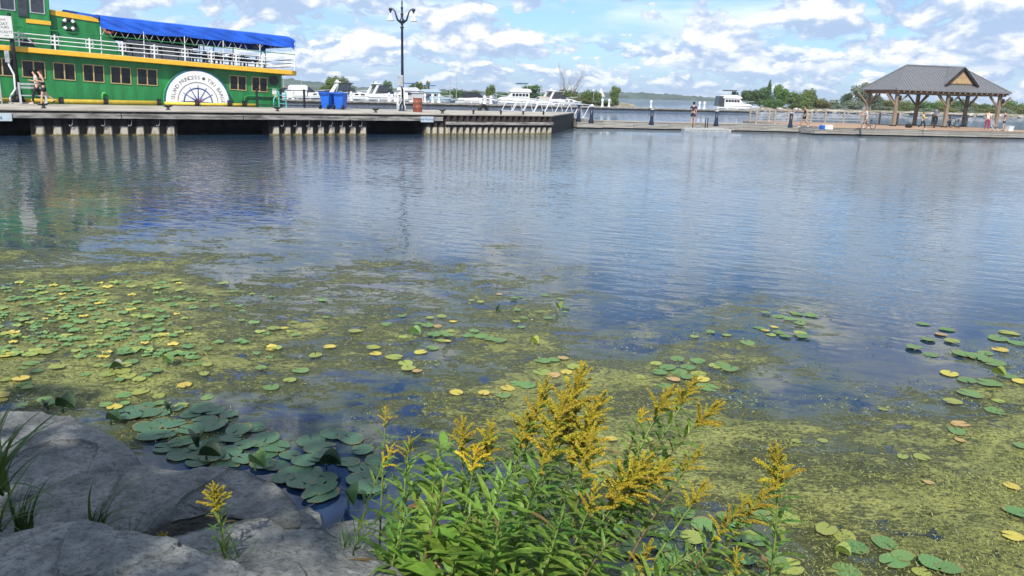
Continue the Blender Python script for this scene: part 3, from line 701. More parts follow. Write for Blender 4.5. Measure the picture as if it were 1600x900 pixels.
# upper deck rails
posts = [-8.6, -7.0, -5.4, -3.8, -2.1, -.45, 1.2, 2.86, 4.5, 6.16, 7.82, 9.3, 10.75, 12.3, 14.35]
def rail_run(name, m, y, zs, r):
    for z in zs:
        g = MB(); g.tube([(BL, y, z), (14.4, y, z)], r, 6); g.build(name, m, ferry)
rail_run('hand_rail', WHITE, -.55, (4.86, 4.64, 4.42), .028); rail_run('top_rail', GREEN, -.50, (5.16,), .026)
rail_run('hand_rail', WHITE, BW + .55, (4.86, 4.64, 4.42), .028)
for z in (4.86, 4.64, 4.42):
    g = MB(); g.tube([(14.4, -.55, z), (14.45, BW + .55, z)], .028, 6); g.build('hand_rail', WHITE, ferry)
rp = MB(); rp.box(-.035, .035, -.03, .03, 4.18, 4.95)
for sg in (-1, 1):
    for zc in (4.74, 4.53): rp.ring((sg * .10, 0, zc), .085, .016, 'y', 12, 5)
rpm = rp.mesh('rail_post', [WHITE])
for x in posts: inst('rail_post', rpm, ferry, loc=(x, -.55, 0))
for x in posts[::2]: inst('rail_post', rpm, ferry, loc=(x, BW + .55, 0))
# awning: hipped tarpaulin with a sagging, creased skirt
ax0, ax1, ay0, ay1 = 3.45, 14.4, -.5, BW + .5
nx, ny = 89, 40
prof = []          # (y, z, flag) across the awning
for j in range(ny + 1):
    q = j / ny; prof.append(q)
vs = []
R = random.Random(11)
for i in range(nx + 1):
    x = ax0 + (ax1 - ax0) * i / nx; u = (x - ax0) / 2.2; fr = abs(u - round(u)); bay = math.sin((u % 1) * PI)
    endr = .22 * max(0, 1 - (ax1 - x) / .35) ** 2
    skirt = .60 + .22 * (0.5 + 0.5 * math.sin(u * 0.9 + 2.3)) - (.18 * max(0, 1 - (x - ax0) / 2.0)) - .2 * max(0, (x - 10.5) / 4)
    for j in range(ny + 1):
        q = j / ny
        if q < .22 or q > .78:
            e = (q / .22) if q < .22 else (1 - q) / .22                         # 0 at hem, 1 at the eave
            z = 6.18 - skirt * (1 - e) - .05 * bay * (1 - e)
            crease = .065 * math.sin(7 * (x * .9 + e * 1.7)) * (1 - abs(2 * e - 1)) * (1 - bay * .5) + .05 * mnoise.noise(Vector((x * 2.2 + e * 2.5, e * 2.0, 1)))
            off = crease + .06 * bay * (1 - e)
            y = ay0 - off * 1.0 if q < .5 else ay1 + off
            y = y + (.05 * e if q < .5 else -.05 * e)
        else:
            w = (q - .22) / .56; y = ay0 + .05 + (ay1 - ay0 - .1) * w
            z = 6.2 + .22 * (1 - abs(2 * w - 1) ** 2.2) - .035 * bay * (1 - abs(2 * w - 1))
        vs.append((x, y, z - endr))
g = MB(); g.add(vs, [(i * (ny + 1) + j, (i + 1) * (ny + 1) + j, (i + 1) * (ny + 1) + j + 1, i * (ny + 1) + j + 1) for i in range(nx) for j in range(ny)])
g.prism([(ax1, ay0, 5.62), (ax1, ay0, 6.0), (ax1, ay0 + .4, 6.15), (ax1, BW / 2, 6.25), (ax1, ay1 - .4, 6.15), (ax1, ay1, 6.0), (ax1, ay1, 5.72)], (.03, 0, 0))
aw = g.build('awning', TARP, ferry, True, fixn=False)
for i in range(6):
    x = ax0 + (ax1 - ax0) * i / 5
    for y, m in ((-.48, WHITE), (BW + .45, GREEN)):
        g = MB(); g.tube([(x, y, 4.18), (x, y, 5.62 if i < 5 else 5.9)], .028, 6); g.build('awning_post', m, ferry)
for x in (5.2, 6.6, 8.9, 9.6, 10.2, 11.4, 13.2):
    g = MB(); g.tube([(x, BW * .5, 4.18), (x, BW * .5, 6.25)], .03, 6); g.build('awning_post', GREEN, ferry)
g = MB()
for k in range(13):
    x = 3.75 + k * .62; g.tube([(x - .28, -.49, 5.1), (x, -.47, 5.64 - .0 * k), (x + .28, -.49, 5.1)], .010, 4)
for k in range(3):
    x = 12.2 + k * .8; g.tube([(x - .2, -.49, 5.6), (x, -.49, 5.3), (x + .2, -.49, 5.6)], .008, 4)
g.build('lacing', WHITE, ferry)
# deck house behind the awning, wheelhouse at the stern end
g = MB(); g.prism([(1.1, .35, 4.18), (4.9, .35, 4.18), (3.4, .35, 6.05), (1.1, .35, 6.2)], (0, BW - .7, 0)); dh = g.build('deck_house', GREEN, ferry, bevel=.02)
g = MB(); g.prism([(1.12, .29, 6.02), (3.5, .29, 5.9), (3.4, .29, 6.14), (1.12, .29, 6.30)], (0, BW - .6, 0)); g.build('trim_band', YELLOW, dh)
g = MB(); g.prism([(4.95, 1.0, 5.0), (8.6, 1.0, 5.0), (8.6, 1.0, 5.08), (4.95, 1.0, 5.15)], (0, 2.0, 0)); g.box(5.0, 8.5, 1.3, 2.8, 4.2, 5.0); g.build('bar_counter', WHITE, ferry)
g = MB(); g.box(4.2, 9.8, BW - .3, BW - .2, 5.25, 6.1); g.build('dark_interior_sheet', CANVASD, ferry)  # dark sheet added to stand for the dark interior under the awning
wh = MB(); wh.box(-6.5, 1.08, -.02, BW - .5, 4.18, 7.6); wh = wh.build('wheelhouse', GREEN, ferry, bevel=.03)
g = MB(); g.box(-.05, 1.10, -.07, -.01, 5.45, 5.66); g.box(-6.5, -2.6, -.07, -.01, 5.45, 5.66); g.build('trim_band', YELLOW, wh)
def wh_window(x0, x1, z0, z1):
    f = MB(); f.box(x0 - .06, x1 + .06, -.06, -.015, z0 - .06, z1 + .06); f = f.build('window', GREYGEL, wh)
    g = MB(); g.box(x0, x1, -.075, -.03, z0, z1); g.build('pane', SMOKE, f)
wh_window(.22, .80, 6.05, 6.9); wh_window(-1.15, -.55, 6.05, 6.9); wh_window(-2.4, -1.6, 6.05, 6.9)
g = MB(); g.box(-.38, .05, -.10, -.016, 5.75, 6.9); g.build('door_pane', SMOKE, wh)
g = MB(); g.prism([(-6.9, -.5, 7.6), (1.5, -.5, 7.6), (1.5, -.5, 7.72), (-6.9, -.5, 7.72)], (0, BW + .6, 0)); g.build('wheelhouse_roof', WHITE, wh)
g = MB(); g.prism([(1.75, .6, 6.24), (3.5, .2, 6.1), (3.5, BW - .2, 6.1), (1.75, BW - .6, 6.24)], (0, 0, .16)); g.build('awning_flap', TARP, ferry, bevel=.03)
# hull fittings
g = MB(); g.tube([(3.42, -.1, 1.35), (3.42, -.1, 1.92), (3.46, -.1, 2.02), (3.56, -.1, 2.04), (3.62, -.1, 1.96)], .045, 8); g.build('vent_pipe', LIME, ferry, True)
g = MB(); g.tube([(11.35, -.12, 1.3), (11.35, -.12, 2.32), (11.5, -.12, 2.42), (13.2, -.12, 2.48), (13.4, -.12, 2.3), (13.55, -.12, 1.6)], .05, 8); g.build('hull_rail', GREEN, ferry, True)
g = MB(); g.prism([(13.2 + .3 * math.cos(i * PI / 10), -.04, 3.48 + .3 * math.sin(i * PI / 10)) for i in range(20)], (0, .05, 0)); g.build('port_grille', BLACK, ferry)
g = MB(); g.box(13.1, 13.38, -.03, .01, 2.62, 2.96); g.build('notice', SIGNW, ferry)
g = MB(); g.box(13.14, 13.44, -.032, .01, 2.36, 2.58); g.build('notice', YELLOW, ferry)
# life rings
def life_ring(name, x, z, y, R_, r, ma, label, mb=None):
    t = bpy.data.objects.new(name, None); COL.objects.link(t)
    p = ferry_pt(x, y, z); t.location = p; t.rotation_euler = (0, TRIM, WROT); tag(t, label, 'life ring', 'life rings on the tour boat')
    g = MB(); g.ring((0, 0, 0), R_, r, 'y', 28, 10, sc=(1, 1)); g.build('ring', ma, t, True)
    if mb:
        for k in range(4):
            a = PI / 4 + k * PI / 2; g = MB(); g.ring((0, 0, 0), R_, r * 1.06, 'y', 6, 10, a - .3, a + .3); g.build('band', mb, t, True)
FM = Matrix.Translation(ferry.location) @ Euler((0, TRIM, WROT)).to_matrix().to_4x4()
def ferry_pt(x, y, z): return FM @ Vector((x, y, z))
life_ring('life_ring', 1.98, 5.6, .24, .27, .085, RUBBER, 'black and white life ring on the green deck house wall', WHITE)
life_ring('life_ring', 3.95, 5.62, .2, .25, .07, cloth('coral', (.5, .14, .10)), 'red life ring half hidden under the left end of the blue awning')
life_ring('life_ring', 12.05, 5.62, -.35, .27, .07, RUBBER, 'black life ring hanging under the awning near the bow')
# picnic tables on the upper deck
pt = None
for i, x in enumerate((5.6, 7.2, 8.8, 10.4, 12.0)):
    for yy in (1.0, 3.8):
        if pt is None:
            pt = bpy.data.objects.new('picnic_table', None); COL.objects.link(pt); pt.rotation_euler = (0, TRIM, WROT)
            tag(pt, 'dark picnic table behind the white rails of the upper deck', 'table', 'picnic tables on the upper deck')
            g = MB(); g.box(-.62, .62, -.4, .4, .72, .77); g.build('tabletop', CANVASD, pt)
            for y in (-.72, .72):
                g = MB(); g.box(-.62, .62, y - .13, y + .13, .43, .47); g.build('seat', CANVASD, pt)
            for x_ in (-.45, .45):
                g = MB(); g.obox((x_, -.2, .72), (x_, -.55, 0), .06, .06); g.obox((x_, .2, .72), (x_, .55, 0), .06, .06); g.obox((x_, -.75, .4), (x_, .75, .4), .05, .05); g.build('leg', CANVASD, pt)
            c = pt
        else: c = copy_tree(pt)
        c['label'] = 'dark picnic table, %s from the stern, in the %s row of the upper deck' % (ORD[i], 'near' if yy < 2 else 'far')
        c.location = ferry_pt(x, yy, 4.18)
t = thing('engine_box', 'dark machinery lying behind the deck rails left of the deck house', 'machinery', ferry_pt(-.1, -.4, 4.18), WROT)
g = MB(); g.box(-.4, .35, -.1, .05, 0.05, .4); g.build('casing', BLACK, t, bevel=.05)
g = MB(); g.tube([(-.35, -.16, .45), (-.1, -.16, .6), (.2, -.16, .3), (.4, -.16, .12)], .04, 6); g.build('hose', GREYGEL, t, True)
# yellow fender boom on the wharf edge along the hull
t = thing('fender_boom', 'long yellow fender pipe lying between the wharf and the green hull', 'fender', wl(-6, 8.5, DZ + .15), WROT)
g = MB(); g.tube([(-8, 0, 0), (12.5, 0, 0)], .125, 12); g.tube([(12.7, .05, -.02), (18.0, .12, -.04)], .10, 12); g.build('pipe', FENDER, t, True)
for x in (3.1, 5.2, 7.4, 9.6, 12.4, 14.5, 16.4, 17.3):
    g = MB(); g.tube([(x - .12, -.02, .0), (x + .12, -.02, .0)], .145, 10); g.box(x - .1, x + .1, -.12, .12, .1, .24); g.build('clamp', BLACK, t)
# ================================================================== people
def skin_obj(name, verts, edges, radii, m, parent, root=0, sub=1):
    me = bpy.data.meshes.new(name); me.from_pydata([tuple(v) for v in verts], edges, [])
    o = inst(name, me, parent)
    md = o.modifiers.new('skin', 'SKIN'); md.use_smooth_shade = True; md.branch_smoothing = 0.3
    if not me.skin_vertices:
        me.attributes.new('skin', 'FLOAT', 'POINT') if False else None
    bpy.context.view_layer.objects.active = o
    lay = me.skin_vertices[0].data if me.skin_vertices else None
    for i, r in enumerate(radii):
        rr = r if isinstance(r, (tuple, list)) else (r, r)
        lay[i].radius = rr; lay[i].use_root = (i == root)
    s = o.modifiers.new('sub', 'SUBSURF'); s.levels = sub; s.render_levels = sub
    me.materials.append(m); return o

def person(label, loc, rotz, h=1.7, pose='stand', top=C_WHITE, bottom=C_BLACK, shoes=C_BLACK, hair=HAIRD, skin=SKIN, long_pants=True, sleeves=0.5, hair_long=False, group=None, arms=None, legs=None, lean=0.0, skirt=False):
    """faces local -Y; arms/legs: elbow, wrist / knee, ankle offsets"""
    t = thing('person', label, 'person', loc, rotz, group); k = h / 1.7
    J = {}
    def V(x, y, z): return Vector((x, y, z)) * k
    L = {'stand': [(V(.10, 0, .90), V(.11, -.02, .49), V(.11, .02, .08)), (V(-.10, 0, .90), V(-.11, -.02, .49), V(-.11, .02, .08))],
         'walk': [(V(.09, 0, .90), V(.09, -.20, .52), V(.09, -.26, .09)), (V(-.09, 0, .90), V(-.09, .08, .50), V(-.09, .36, .17))],
         'walk2': [(V(.09, 0, .90), V(.09, -.10, .49), V(.09, -.16, .08)), (V(-.09, 0, .90), V(-.09, .10, .50), V(-.09, .40, .26))],
         'cycle': [(V(.10, .1, .92), V(.12, -.28, .70), V(.12, -.14, .30)), (V(-.10, .1, .92), V(-.12, -.22, .60), V(-.12, -.02, .16))],
         'sit': [(V(.10, .1, .48), V(.13, -.32, .50), V(.13, -.34, .08)), (V(-.10, .1, .48), V(-.13, -.32, .50), V(-.13, -.34, .08))]}[pose]
    dz = -.42 * k if pose == 'sit' else 0.0
    off = Vector((0, .1 * k if pose in ('cycle', 'sit') else 0, dz))
    sh = lambda v: v + off + Vector((0, -lean * max(0, (v.z - .92 * k)), 0))
    pel, wa, ch, nk = sh(V(0, 0, .94)), sh(V(0, 0, 1.08)), sh(V(0, .0, 1.28)), sh(V(0, -.005, 1.44))
    hd, ht = sh(V(0, -.025, 1.56)), sh(V(0, -.02, 1.66))
    A = arms or ('hang', 'hang'); AR = []
    for sg, mode in zip((1, -1), A):
        s = sh(V(sg * .17, 0, 1.385))
        e_, w_ = {'hang': (V(sg * .22, .02, 1.10), V(sg * .22, -.05, .86)), 'bend': (V(sg * .23, .06, 1.12), V(sg * .14, -.18, 1.16)),
                  'fore': (V(sg * .21, -.14, 1.15), V(sg * .17, -.38, 1.12)), 'swing': (V(sg * .22, .13, 1.13), V(sg * .20, .02, .90)), 'up': (V(sg * .24, -.12, 1.2), V(sg * .10, -.2, 1.42))}[mode]
        AR.append((s, sh(e_), sh(w_)))
    # one continuous body: torso, neck, head with nose and ears, arms with five fingers, legs and feet
    vs, es, rs = [], [], []
    def add(v, r, p=None):
        vs.append(v); rs.append(r)
        if p is not None: es.append((p, len(vs) - 1))
        return len(vs) - 1
    a = add(pel, (.125 * k, .10 * k)); b2 = add(wa, (.11 * k, .088 * k), a); c = add(ch, (.135 * k, .10 * k), b2); n_ = add(nk, .05 * k, c)
    h_ = add(hd, (.075 * k, .088 * k), n_); add(ht, (.06 * k, .068 * k), h_)
    add(hd + V(0, -.10, -.01), .014 * k, h_)
    for s, e_, w_ in AR:
        i0 = add(s, .05 * k, c); i1 = add(e_, .038 * k, i0); i2 = add(w_, .027 * k, i1)
        dr = (w_ - e_).normalized(); pal = add(w_ + dr * .07 * k, (.034 * k, .02 * k), i2)
        sd2 = dr.cross(Vector((0, 1, 0.2))).normalized(); dn = dr.cross(sd2)
        for q, ln_ in ((-1.5, .06), (-.5, .075), (.5, .08), (1.5, .07)):
            f0 = add(w_ + dr * .105 * k + sd2 * q * .018 * k, .009 * k, pal); add(w_ + dr * (.105 + ln_) * k + sd2 * q * .02 * k + dn * .02 * k, .007 * k, f0)
        th_ = add(w_ + dr * .06 * k + sd2 * .045 * k, .010 * k, pal); add(w_ + dr * .10 * k + sd2 * .06 * k + dn * .015 * k, .008 * k, th_)
    for hp, kn, an in L:
        i0 = add(hp + off * Vector((0, 0, 0)) if pose != 'sit' else hp, .082 * k, a); i1 = add(kn, .055 * k, i0); i2 = add(kn.lerp(an, .35), .056 * k, i1); i3 = add(an, .036 * k, i2)
        back = pose.startswith('walk') and an.z > .15 * k
        add(an + (V(0, -.10, -.10) if back else V(0, -.17, -.045)), (.042 * k, .026 * k), i3)
    skin_obj('body', vs, es, rs, skin, t)
    # clothes
    cv, ce, cr = [pel + V(0, 0, .03), wa, ch, nk - V(0, 0, .07)], [(0, 1), (1, 2), (2, 3)], [(.142 * k, .115 * k), (.126 * k, .103 * k), (.152 * k, .115 * k), .075 * k]
    if sleeves > 0:
        for s, e_, w_ in AR:
            cv.append(s); cr.append(.066 * k); ce.append((2, len(cv) - 1)); p = len(cv) - 1
            cv.append(s.lerp(e_, min(1, sleeves * 1.3))); cr.append(.054 * k); ce.append((p, len(cv) - 1))
            if sleeves > 1: cv.append(e_.lerp(w_, .85)); cr.append(.042 * k); ce.append((len(cv) - 2, len(cv) - 1))
    skin_obj('shirt', cv, ce, cr, top, t, 1)
    pv, pe, pr = [pel + V(0, 0, .07)], [], [(.138 * k, .112 * k)]
    pv.append(pel); pr.append((.142 * k, .115 * k)); pe.append((0, 1))
    for hp, kn, an in L:
        pv.append(hp); pr.append(.10 * k); pe.append((1, len(pv) - 1)); p = len(pv) - 1
        if long_pants:
            pv.append(kn); pr.append(.07 * k); pe.append((p, len(pv) - 1)); pv.append(an + V(0, 0, .02)); pr.append(.052 * k); pe.append((len(pv) - 2, len(pv) - 1))
        else:
            pv.append(hp.lerp(kn, .7)); pr.append(.088 * k); pe.append((p, len(pv) - 1))
    skin_obj('trousers' if long_pants else 'shorts', pv, pe, pr, bottom, t, 1)
    for hp, kn, an in L:
        back = pose.startswith('walk') and an.z > .15 * k
        tip = an + (V(0, -.12, -.12) if back else V(0, -.19, -.045))
        skin_obj('shoe', [an + V(0, .05, -.045), an.lerp(tip, .5) + V(0, 0, -.03), tip], [(0, 1), (1, 2)], [(.045 * k, .035 * k), (.046 * k, .033 * k), (.036 * k, .026 * k)], shoes, t)
    hv = [hd + V(0, .03, .03), ht + V(0, .015, .012), hd + V(0, .06, -.05)]; hr = [(.085 * k, .085 * k), (.066 * k, .072 * k), .06 * k]; he = [(0, 1), (0, 2)]
    if hair_long: hv.append(hd + V(0, .10, -.20)); hr.append(.045 * k); he.append((2, 3))
    skin_obj('hair', hv, he, hr, hair, t)
    return t

# two walkers on the wharf, heading left
person('walker in white top and black leggings on the wharf, nearer the sign post', wl(*pix_s(61, 163, 0), DZ), WROT - PI / 2, 1.78, 'walk', C_WHITE, C_BLACK, C_WHITE, HAIRD, SKIN, True, .4, True, arms=('bend', 'bend'), lean=.06)
person('walker in black top and black shorts on the wharf behind the woman in white', wl(*pix_s(71, 164.5, 0), DZ), WROT - PI / 2, 1.78, 'walk2', C_BLACK, C_BLACK, C_BLACK, HAIRB, SKIN, False, 0, True, arms=('bend', 'bend'), lean=.10)

# ================================================================== floating walkway
FZ = .62
def dock(name, label, p0, p1, width, z, boards, cat, deckm, seg=3.0, thick=.62):
    p0 = Vector(p0); p1 = Vector(p1); L = (p1 - p0).length; rz = math.atan2(p1.y - p0.y, p1.x - p0.x)
    t = thing(name, label, cat, (p0.x, p0.y, 0), rz)
    g = MB(); g.box(.02, L - .02, .09, width - .02, -.3, .05); g.build('float', DARKC, t)
    n = max(1, round(L / seg)); bh = (z - .10) / boards
    me = MB(); me.box(.008, L / n - .008, 0, .06, 0, bh - .018); me = me.mesh('fascia_board', PLANK, bevel=.008)
    for k in range(boards):
        for i in range(n): inst('fascia_board', me, t, loc=(i * L / n, random.uniform(0, .012), .10 + k * bh))
    me2 = MB(); me2.box(0, .06, .07, width, 0, z - .12); me2 = me2.mesh('end_board', PLANK)
    inst('end_board', me2, t, loc=(0, 0, .10)); inst('end_board', me2, t, loc=(L - .06, 0, .10))
    # deck planks across: two metres of boarding each
    nb = max(1, round(L / .6)); g = MB(); g.box(.006, L / nb - .006, -.03, width, -.045, 0); me3 = g.mesh('deck_plank', deckm)
    for i in range(nb): inst('deck_plank', me3, t, loc=(i * L / nb, 0, z + .0015 * (i % 3)))
    return t, rz, L
walk, wrz, wL = dock('floating_walkway', 'grey timber floating walkway running from the gangway to the pavilion dock', (6.5, 62.8), (24.0, 66.9), 2.4, FZ, 2, 'walkway', PLANK)
block, _, _ = dock('landing_float', 'dark weathered float under the foot of the white gangway', (4.75, 61.9), (6.85, 62.4), 3.2, .66, 2, 'float', BEAM)
lowf, _, _ = dock('swim_step', 'low dark timber step between the walkway and the pavilion dock', (24.1, 63.6), (25.3, 63.9), 2.0, .40, 1, 'float', BEAM)
wx = Vector((math.cos(wrz), math.sin(wrz), 0)); wy = Vector((-wx.y, wx.x, 0)); W0 = Vector((6.5, 62.8, 0))
def mooring_pile(p, label, h=1.25, cap=False):
    t = thing('mooring_pile', label, 'pile', p, 0, 'dark steel piles along the walkway')
    g = MB(); g.lathe([(.2, -.35), (.2, -.3), (.14, .0), (.125, .1), (.12, h)], n=12); g.build('pipe', LAMPB, t, True)
    g = MB(); g.lathe([(.15, h), (.15, h + .05), (.05, h + .1)] if not cap else [(.15, h), (.16, h + .08), (.1, h + .16), (.03, h + .2)], n=12); g.build('cap', WHITE if cap else GREYGEL, t, True)
for px, py, lab, h, cap in ((924, 186.5, 'dark pile with white cap standing at the foot of the gangway', .8, True), (904, 184.5, 'dark pile behind the gangway rails', .9, False),
                       (1018, 189.5, 'dark pile on the walkway midway between gangway and person in navy', .72, False),
                       (1119, 191.5, 'dark pile on the walkway just right of the person in navy', .72, False), (1235, 194, 'dark pile on the walkway left of the walking woman in black', .72, False)):
    p = at(px, py, FZ + .25); mooring_pile((p.x, p.y, FZ + .33), lab, h, cap)

# white lattice swim float tied in front of the walkway
t = thing('swim_float', 'white plastic kayak float moored against the walkway below the person in navy', 'float', (13.6, 64.0, 0), wrz)
g = MB(); g.box(0, 3.6, -.95, -.05, -.1, .10); g.build('hull', GREYGEL, t, bevel=.03)
me = MB(); me.box(.0, .27, 0, .06, 0, .16); me = me.mesh('slot_block', FLOATW, bevel=.012)
for i in range(10):
    for y in (-.98, -.1): inst('slot_block', me, t, loc=(.06 + i * .352, y, .105))
g = MB(); g.box(-.25, .25, -.7, -.1, -.08, .2); g.box(3.3, 3.85, -.8, -.1, -.08, .22); g.build('roller', GREYGEL, t, bevel=.02)
for x in (.85, 1.95, 2.15):
    g = MB(); g.tube([(x, .1, 0), (x, .12, 1.05)], .035, 6); g.build('pole', DARKC, t)

# ------------------------------------------------------------------ gangway
G0 = Vector((-.45, 59.4, 1.27)); G1 = Vector((6.15, 64.0, .74))
t = thing('gangway', 'white aluminium truss gangway sloping from the wharf down to the float', 'gangway', G0)
d = G1 - G0; L = d.length; u = d.normalized(); sdv = Vector((-u.y, u.x, 0)).normalized()
g = MB(); g.add([sdv * a + Vector((0, 0, z)) + d * k for k in (0, 1) for a in (0, 1.3) for z in (-.12, -.02)], [(0, 1, 3, 2), (4, 6, 7, 5), (0, 4, 5, 1), (2, 3, 7, 6), (1, 5, 7, 3), (0, 2, 6, 4)]); g.build('walk_plate', GALV, t)
for sgn, o in ((0, Vector((0, 0, 0))), (1, sdv * 1.3)):
    for z in (1.05, 0.0):
        g = MB(); g.tube([o + Vector((0, 0, z)), o + d + Vector((0, 0, z))], .028, 7); g.build('chord', ALU, t)
    n = 8
    for i in range(n):
        a = o + d * (i / n); b_ = o + d * ((i + 1) / n)
        g = MB(); g.tube([a + Vector((0, 0, 0)), a.lerp(b_, .62) + Vector((0, 0, 1.05))], .027, 6); g.build('diagonal', ALU, t)
        g = MB(); g.tube([a.lerp(b_, .62) + Vector((0, 0, 1.05)), b_], .016, 6); g.build('strut', ALU, t)

# ------------------------------------------------------------------ pavilion dock, railing, pavilion
PR = math.atan2(.2, .98); PX = Vector((math.cos(PR), math.sin(PR), 0)); PY = Vector((-PX.y, PX.x, 0))
D0 = Vector((25.2, 64.1, 0))
pdock, _, _ = dock('pavilion_dock', 'wide brown boarded dock that carries the timber pavilion', D0, D0 + PX * 23.0, 14.2, FZ, 3, 'dock', DECKW, 2.9)
def rail_line(name, label, p0, n, step, m=RAILW, group=None):
    t = thing(name, label, 'railing', p0, PR, group)
    pm = MB(); pm.box(-.07, .07, -.07, .07, -.05, 1.12); pm = pm.mesh('post', m)
    for i in range(n): inst('post', pm, t, loc=(i * step, 0, 0))
    for i in range(n - 1):
        g = MB(); g.box(i * step - .07, (i + 1) * step - .075, -.09, .09, 1.122, 1.17); g.build('top_board', m, t)
    for z in (.3, .58, .85):
        g = MB(); g.tube([(0, 0, z), ((n - 1) * step, 0, z)], .014, 5); g.build('cable', ALU, t)
pR = at(1352, 194.5, FZ + .2); 
BKO = 11.9
rb0 = D0 + PY * BKO + Vector((0, 0, FZ)) - PX * .5
rail_line('cable_railing', 'timber railing with steel cables along the back of the pavilion dock', rb0, 13, 2.0)
wr0 = W0 + wx * 15.2 + wy * 2.3 + Vector((0, 0, FZ))
rail_line('cable_railing', 'timber railing with steel cables behind the walking woman in black', wr0, 4, 1.75)

PO = Vector((35.2, 73.7, FZ)); LP_, WP_ = 11.1, 4.1
pav = thing('pavilion', 'open timber pavilion with grey hipped metal roof and small front gable', 'pavilion', PO, PR)
EZ, RZ, OV = 3.22, 5.52, .62       # eave and ridge above the deck
for yi, y in enumerate((0, WP_)):
    for x in (0, 5.45, LP_):
        p = MB(); p.box(x - .145, x + .145, y - .145, y + .145, 0, EZ - .25); p = p.build('post', POSTW, pav, bevel=.02)
        for sg in (-1, 1):
            if (x == 0 and sg < 0) or (x == LP_ and sg > 0): pass
            g = MB(); g.obox((x + sg * .12, y, 1.95), (x + sg * 1.15, y, EZ - .28), .125, .125, (0, 1, 0)); g.build('knee_brace', POSTW, p)
        sy = 1 if y == 0 else -1
        g = MB(); g.obox((x, y + sy * .12, 1.95), (x, y + sy * 1.15, EZ - .28), .12, .12, (1, 0, 0)); g.build('knee_brace', POSTW, p)
        g = MB(); g.box(x - .21, x + .21, y - .21, y + .21, 0, .1); g.build('post_shoe', BLACK, p)
for y in (0, WP_):
    g = MB(); g.box(-.5, LP_ + .5, y - .14, y + .14, EZ - .249, EZ + .02); g.build('beam', POSTW, pav)
for x in (0, 5.45, LP_):
    g = MB(); g.box(x - .12, x + .12, .145, WP_ - .145, EZ - .24, EZ + .0); g.build('tie_beam', POSTW, pav)
x0, x1, y0, y1 = -OV, LP_ + OV, -OV, WP_ + OV; ym = (y0 + y1) / 2; hw = (y1 - y0) / 2
A_, B_, C_, D_ = (x0, y0), (x1, y0), (x1, y1), (x0, y1); R0, R1 = (x0 + hw * 1.0, ym), (x1 - hw * 1.35, ym)
def P3(p, z): return (p[0], p[1], z)
def roof_face(name, pts, th=.07):
    g = MB(); g.prism(pts, (0, 0, th)); return g.build(name, ROOF, pav)
fz = EZ + .03
roof_face('front_roof', [P3(A_, fz), P3(B_, fz), P3(R1, RZ), P3(R0, RZ)]); roof_face('back_roof', [P3(C_, fz), P3(D_, fz), P3(R0, RZ), P3(R1, RZ)])
roof_face('left_hip', [P3(D_, fz), P3(A_, fz), P3(R0, RZ)]); roof_face('right_hip', [P3(B_, fz), P3(C_, fz), P3(R1, RZ)])
# standing seams, too fine to tell apart one by one
def seams(name, e0, e1, r0_, r1_, n):
    g = MB()
    for i in range(1, n):
        q = i / n; a = Vector(P3(e0, fz + .085)).lerp(Vector(P3(e1, fz + .085)), q)
        # walk up the fall line until the ridge or the hip
        if r0_ == r1_:
            ap = Vector(P3(r0_, RZ + .085)); m_ = (Vector(P3(e0, fz)) + Vector(P3(e1, fz))) / 2; dirv = Vector((ap.x - m_.x, ap.y - m_.y, ap.z - m_.z - .085)); k_ = 1 - abs(2 * q - 1)
        else:
            xl, xr = r0_[0], r1_[0]; k_ = 1.0
            if a.x < xl: k_ = (a.x - e0[0]) / (xl - e0[0])
            elif a.x > xr: k_ = (e1[0] - a.x) / (e1[0] - xr)
            dirv = Vector((0, ym - e0[1], RZ - fz))
        g.obox(a, a + dirv * max(.02, k_), .045, .05)
    o = g.build(name, ROOF, pav); o['kind'] = 'stuff'
seams('front_seams', A_, B_, R0, R1, 44); seams('left_seams', D_, A_, R0, R0, 15)
g = MB(); g.tube([P3(R0, RZ + .1), P3(R1, RZ + .1)], .09, 6); [g.tube([P3(c_, fz + .09), P3(r__, RZ + .1)], .07, 6) for c_, r__ in ((A_, R0), (D_, R0), (B_, R1), (C_, R1))]; g.build('ridge_cap', ROOF, pav)
me = MB(); me.box(-.05, .05, 0, .5, -.14, 0); me = me.mesh('rafter_tail', POSTW)
for i in range(21): inst('rafter_tail', me, pav, loc=(x0 + .25 + i * (x1 - x0 - .5) / 20, y0 + .04, fz - .004))
g = MB(); g.box(x0 + .3, x1 - .3, y0 + .35, y1 - .35, EZ + .024, EZ + .05); g.build('ceiling_boards', POSTW, pav)
# front gable: cladding boards under two small roof slopes
gx, gw, gz0, gz1 = 6.55, 1.8, 3.95, 5.46; gy = y0 + .55
g = MB(); g.prism([(gx - gw + .35, gy + .10, gz0 + .05), (gx + gw - .35, gy + .10, gz0 + .05), (gx, gy + .10, gz1 - .28)], (0, .05, 0)); gable = g.build('gable', GABLEW, pav)
for k in range(8):
    z = gz0 + .12 + k * .135; hwk = (gw - .45) * (1 - (z + .06 - gz0) / (gz1 - gz0 - .18))
    if hwk > .05:
        g = MB(); g.box(gx - hwk, gx + hwk, gy + .065, gy + .098, z, z + .12); g.build('cladding_board', GABLEW, gable)
for sg in (-1, 1):
    g = MB(); g.prism([(gx + sg * gw, gy - .12, gz0 - .12), (gx, gy - .12, gz1), (gx, ym, gz1), (gx + sg * gw, gy + .35, gz0 - .12)], (0, 0, .09)); g.build('gable_roof', ROOF, pav)
    g = MB(); g.obox((gx + sg * gw, gy - .13, gz0 - .16), (gx, gy - .13, gz1 - .02), .06, .2, (0, 0, 1)); g.build('barge_board', DARKC, pav)
g = MB()
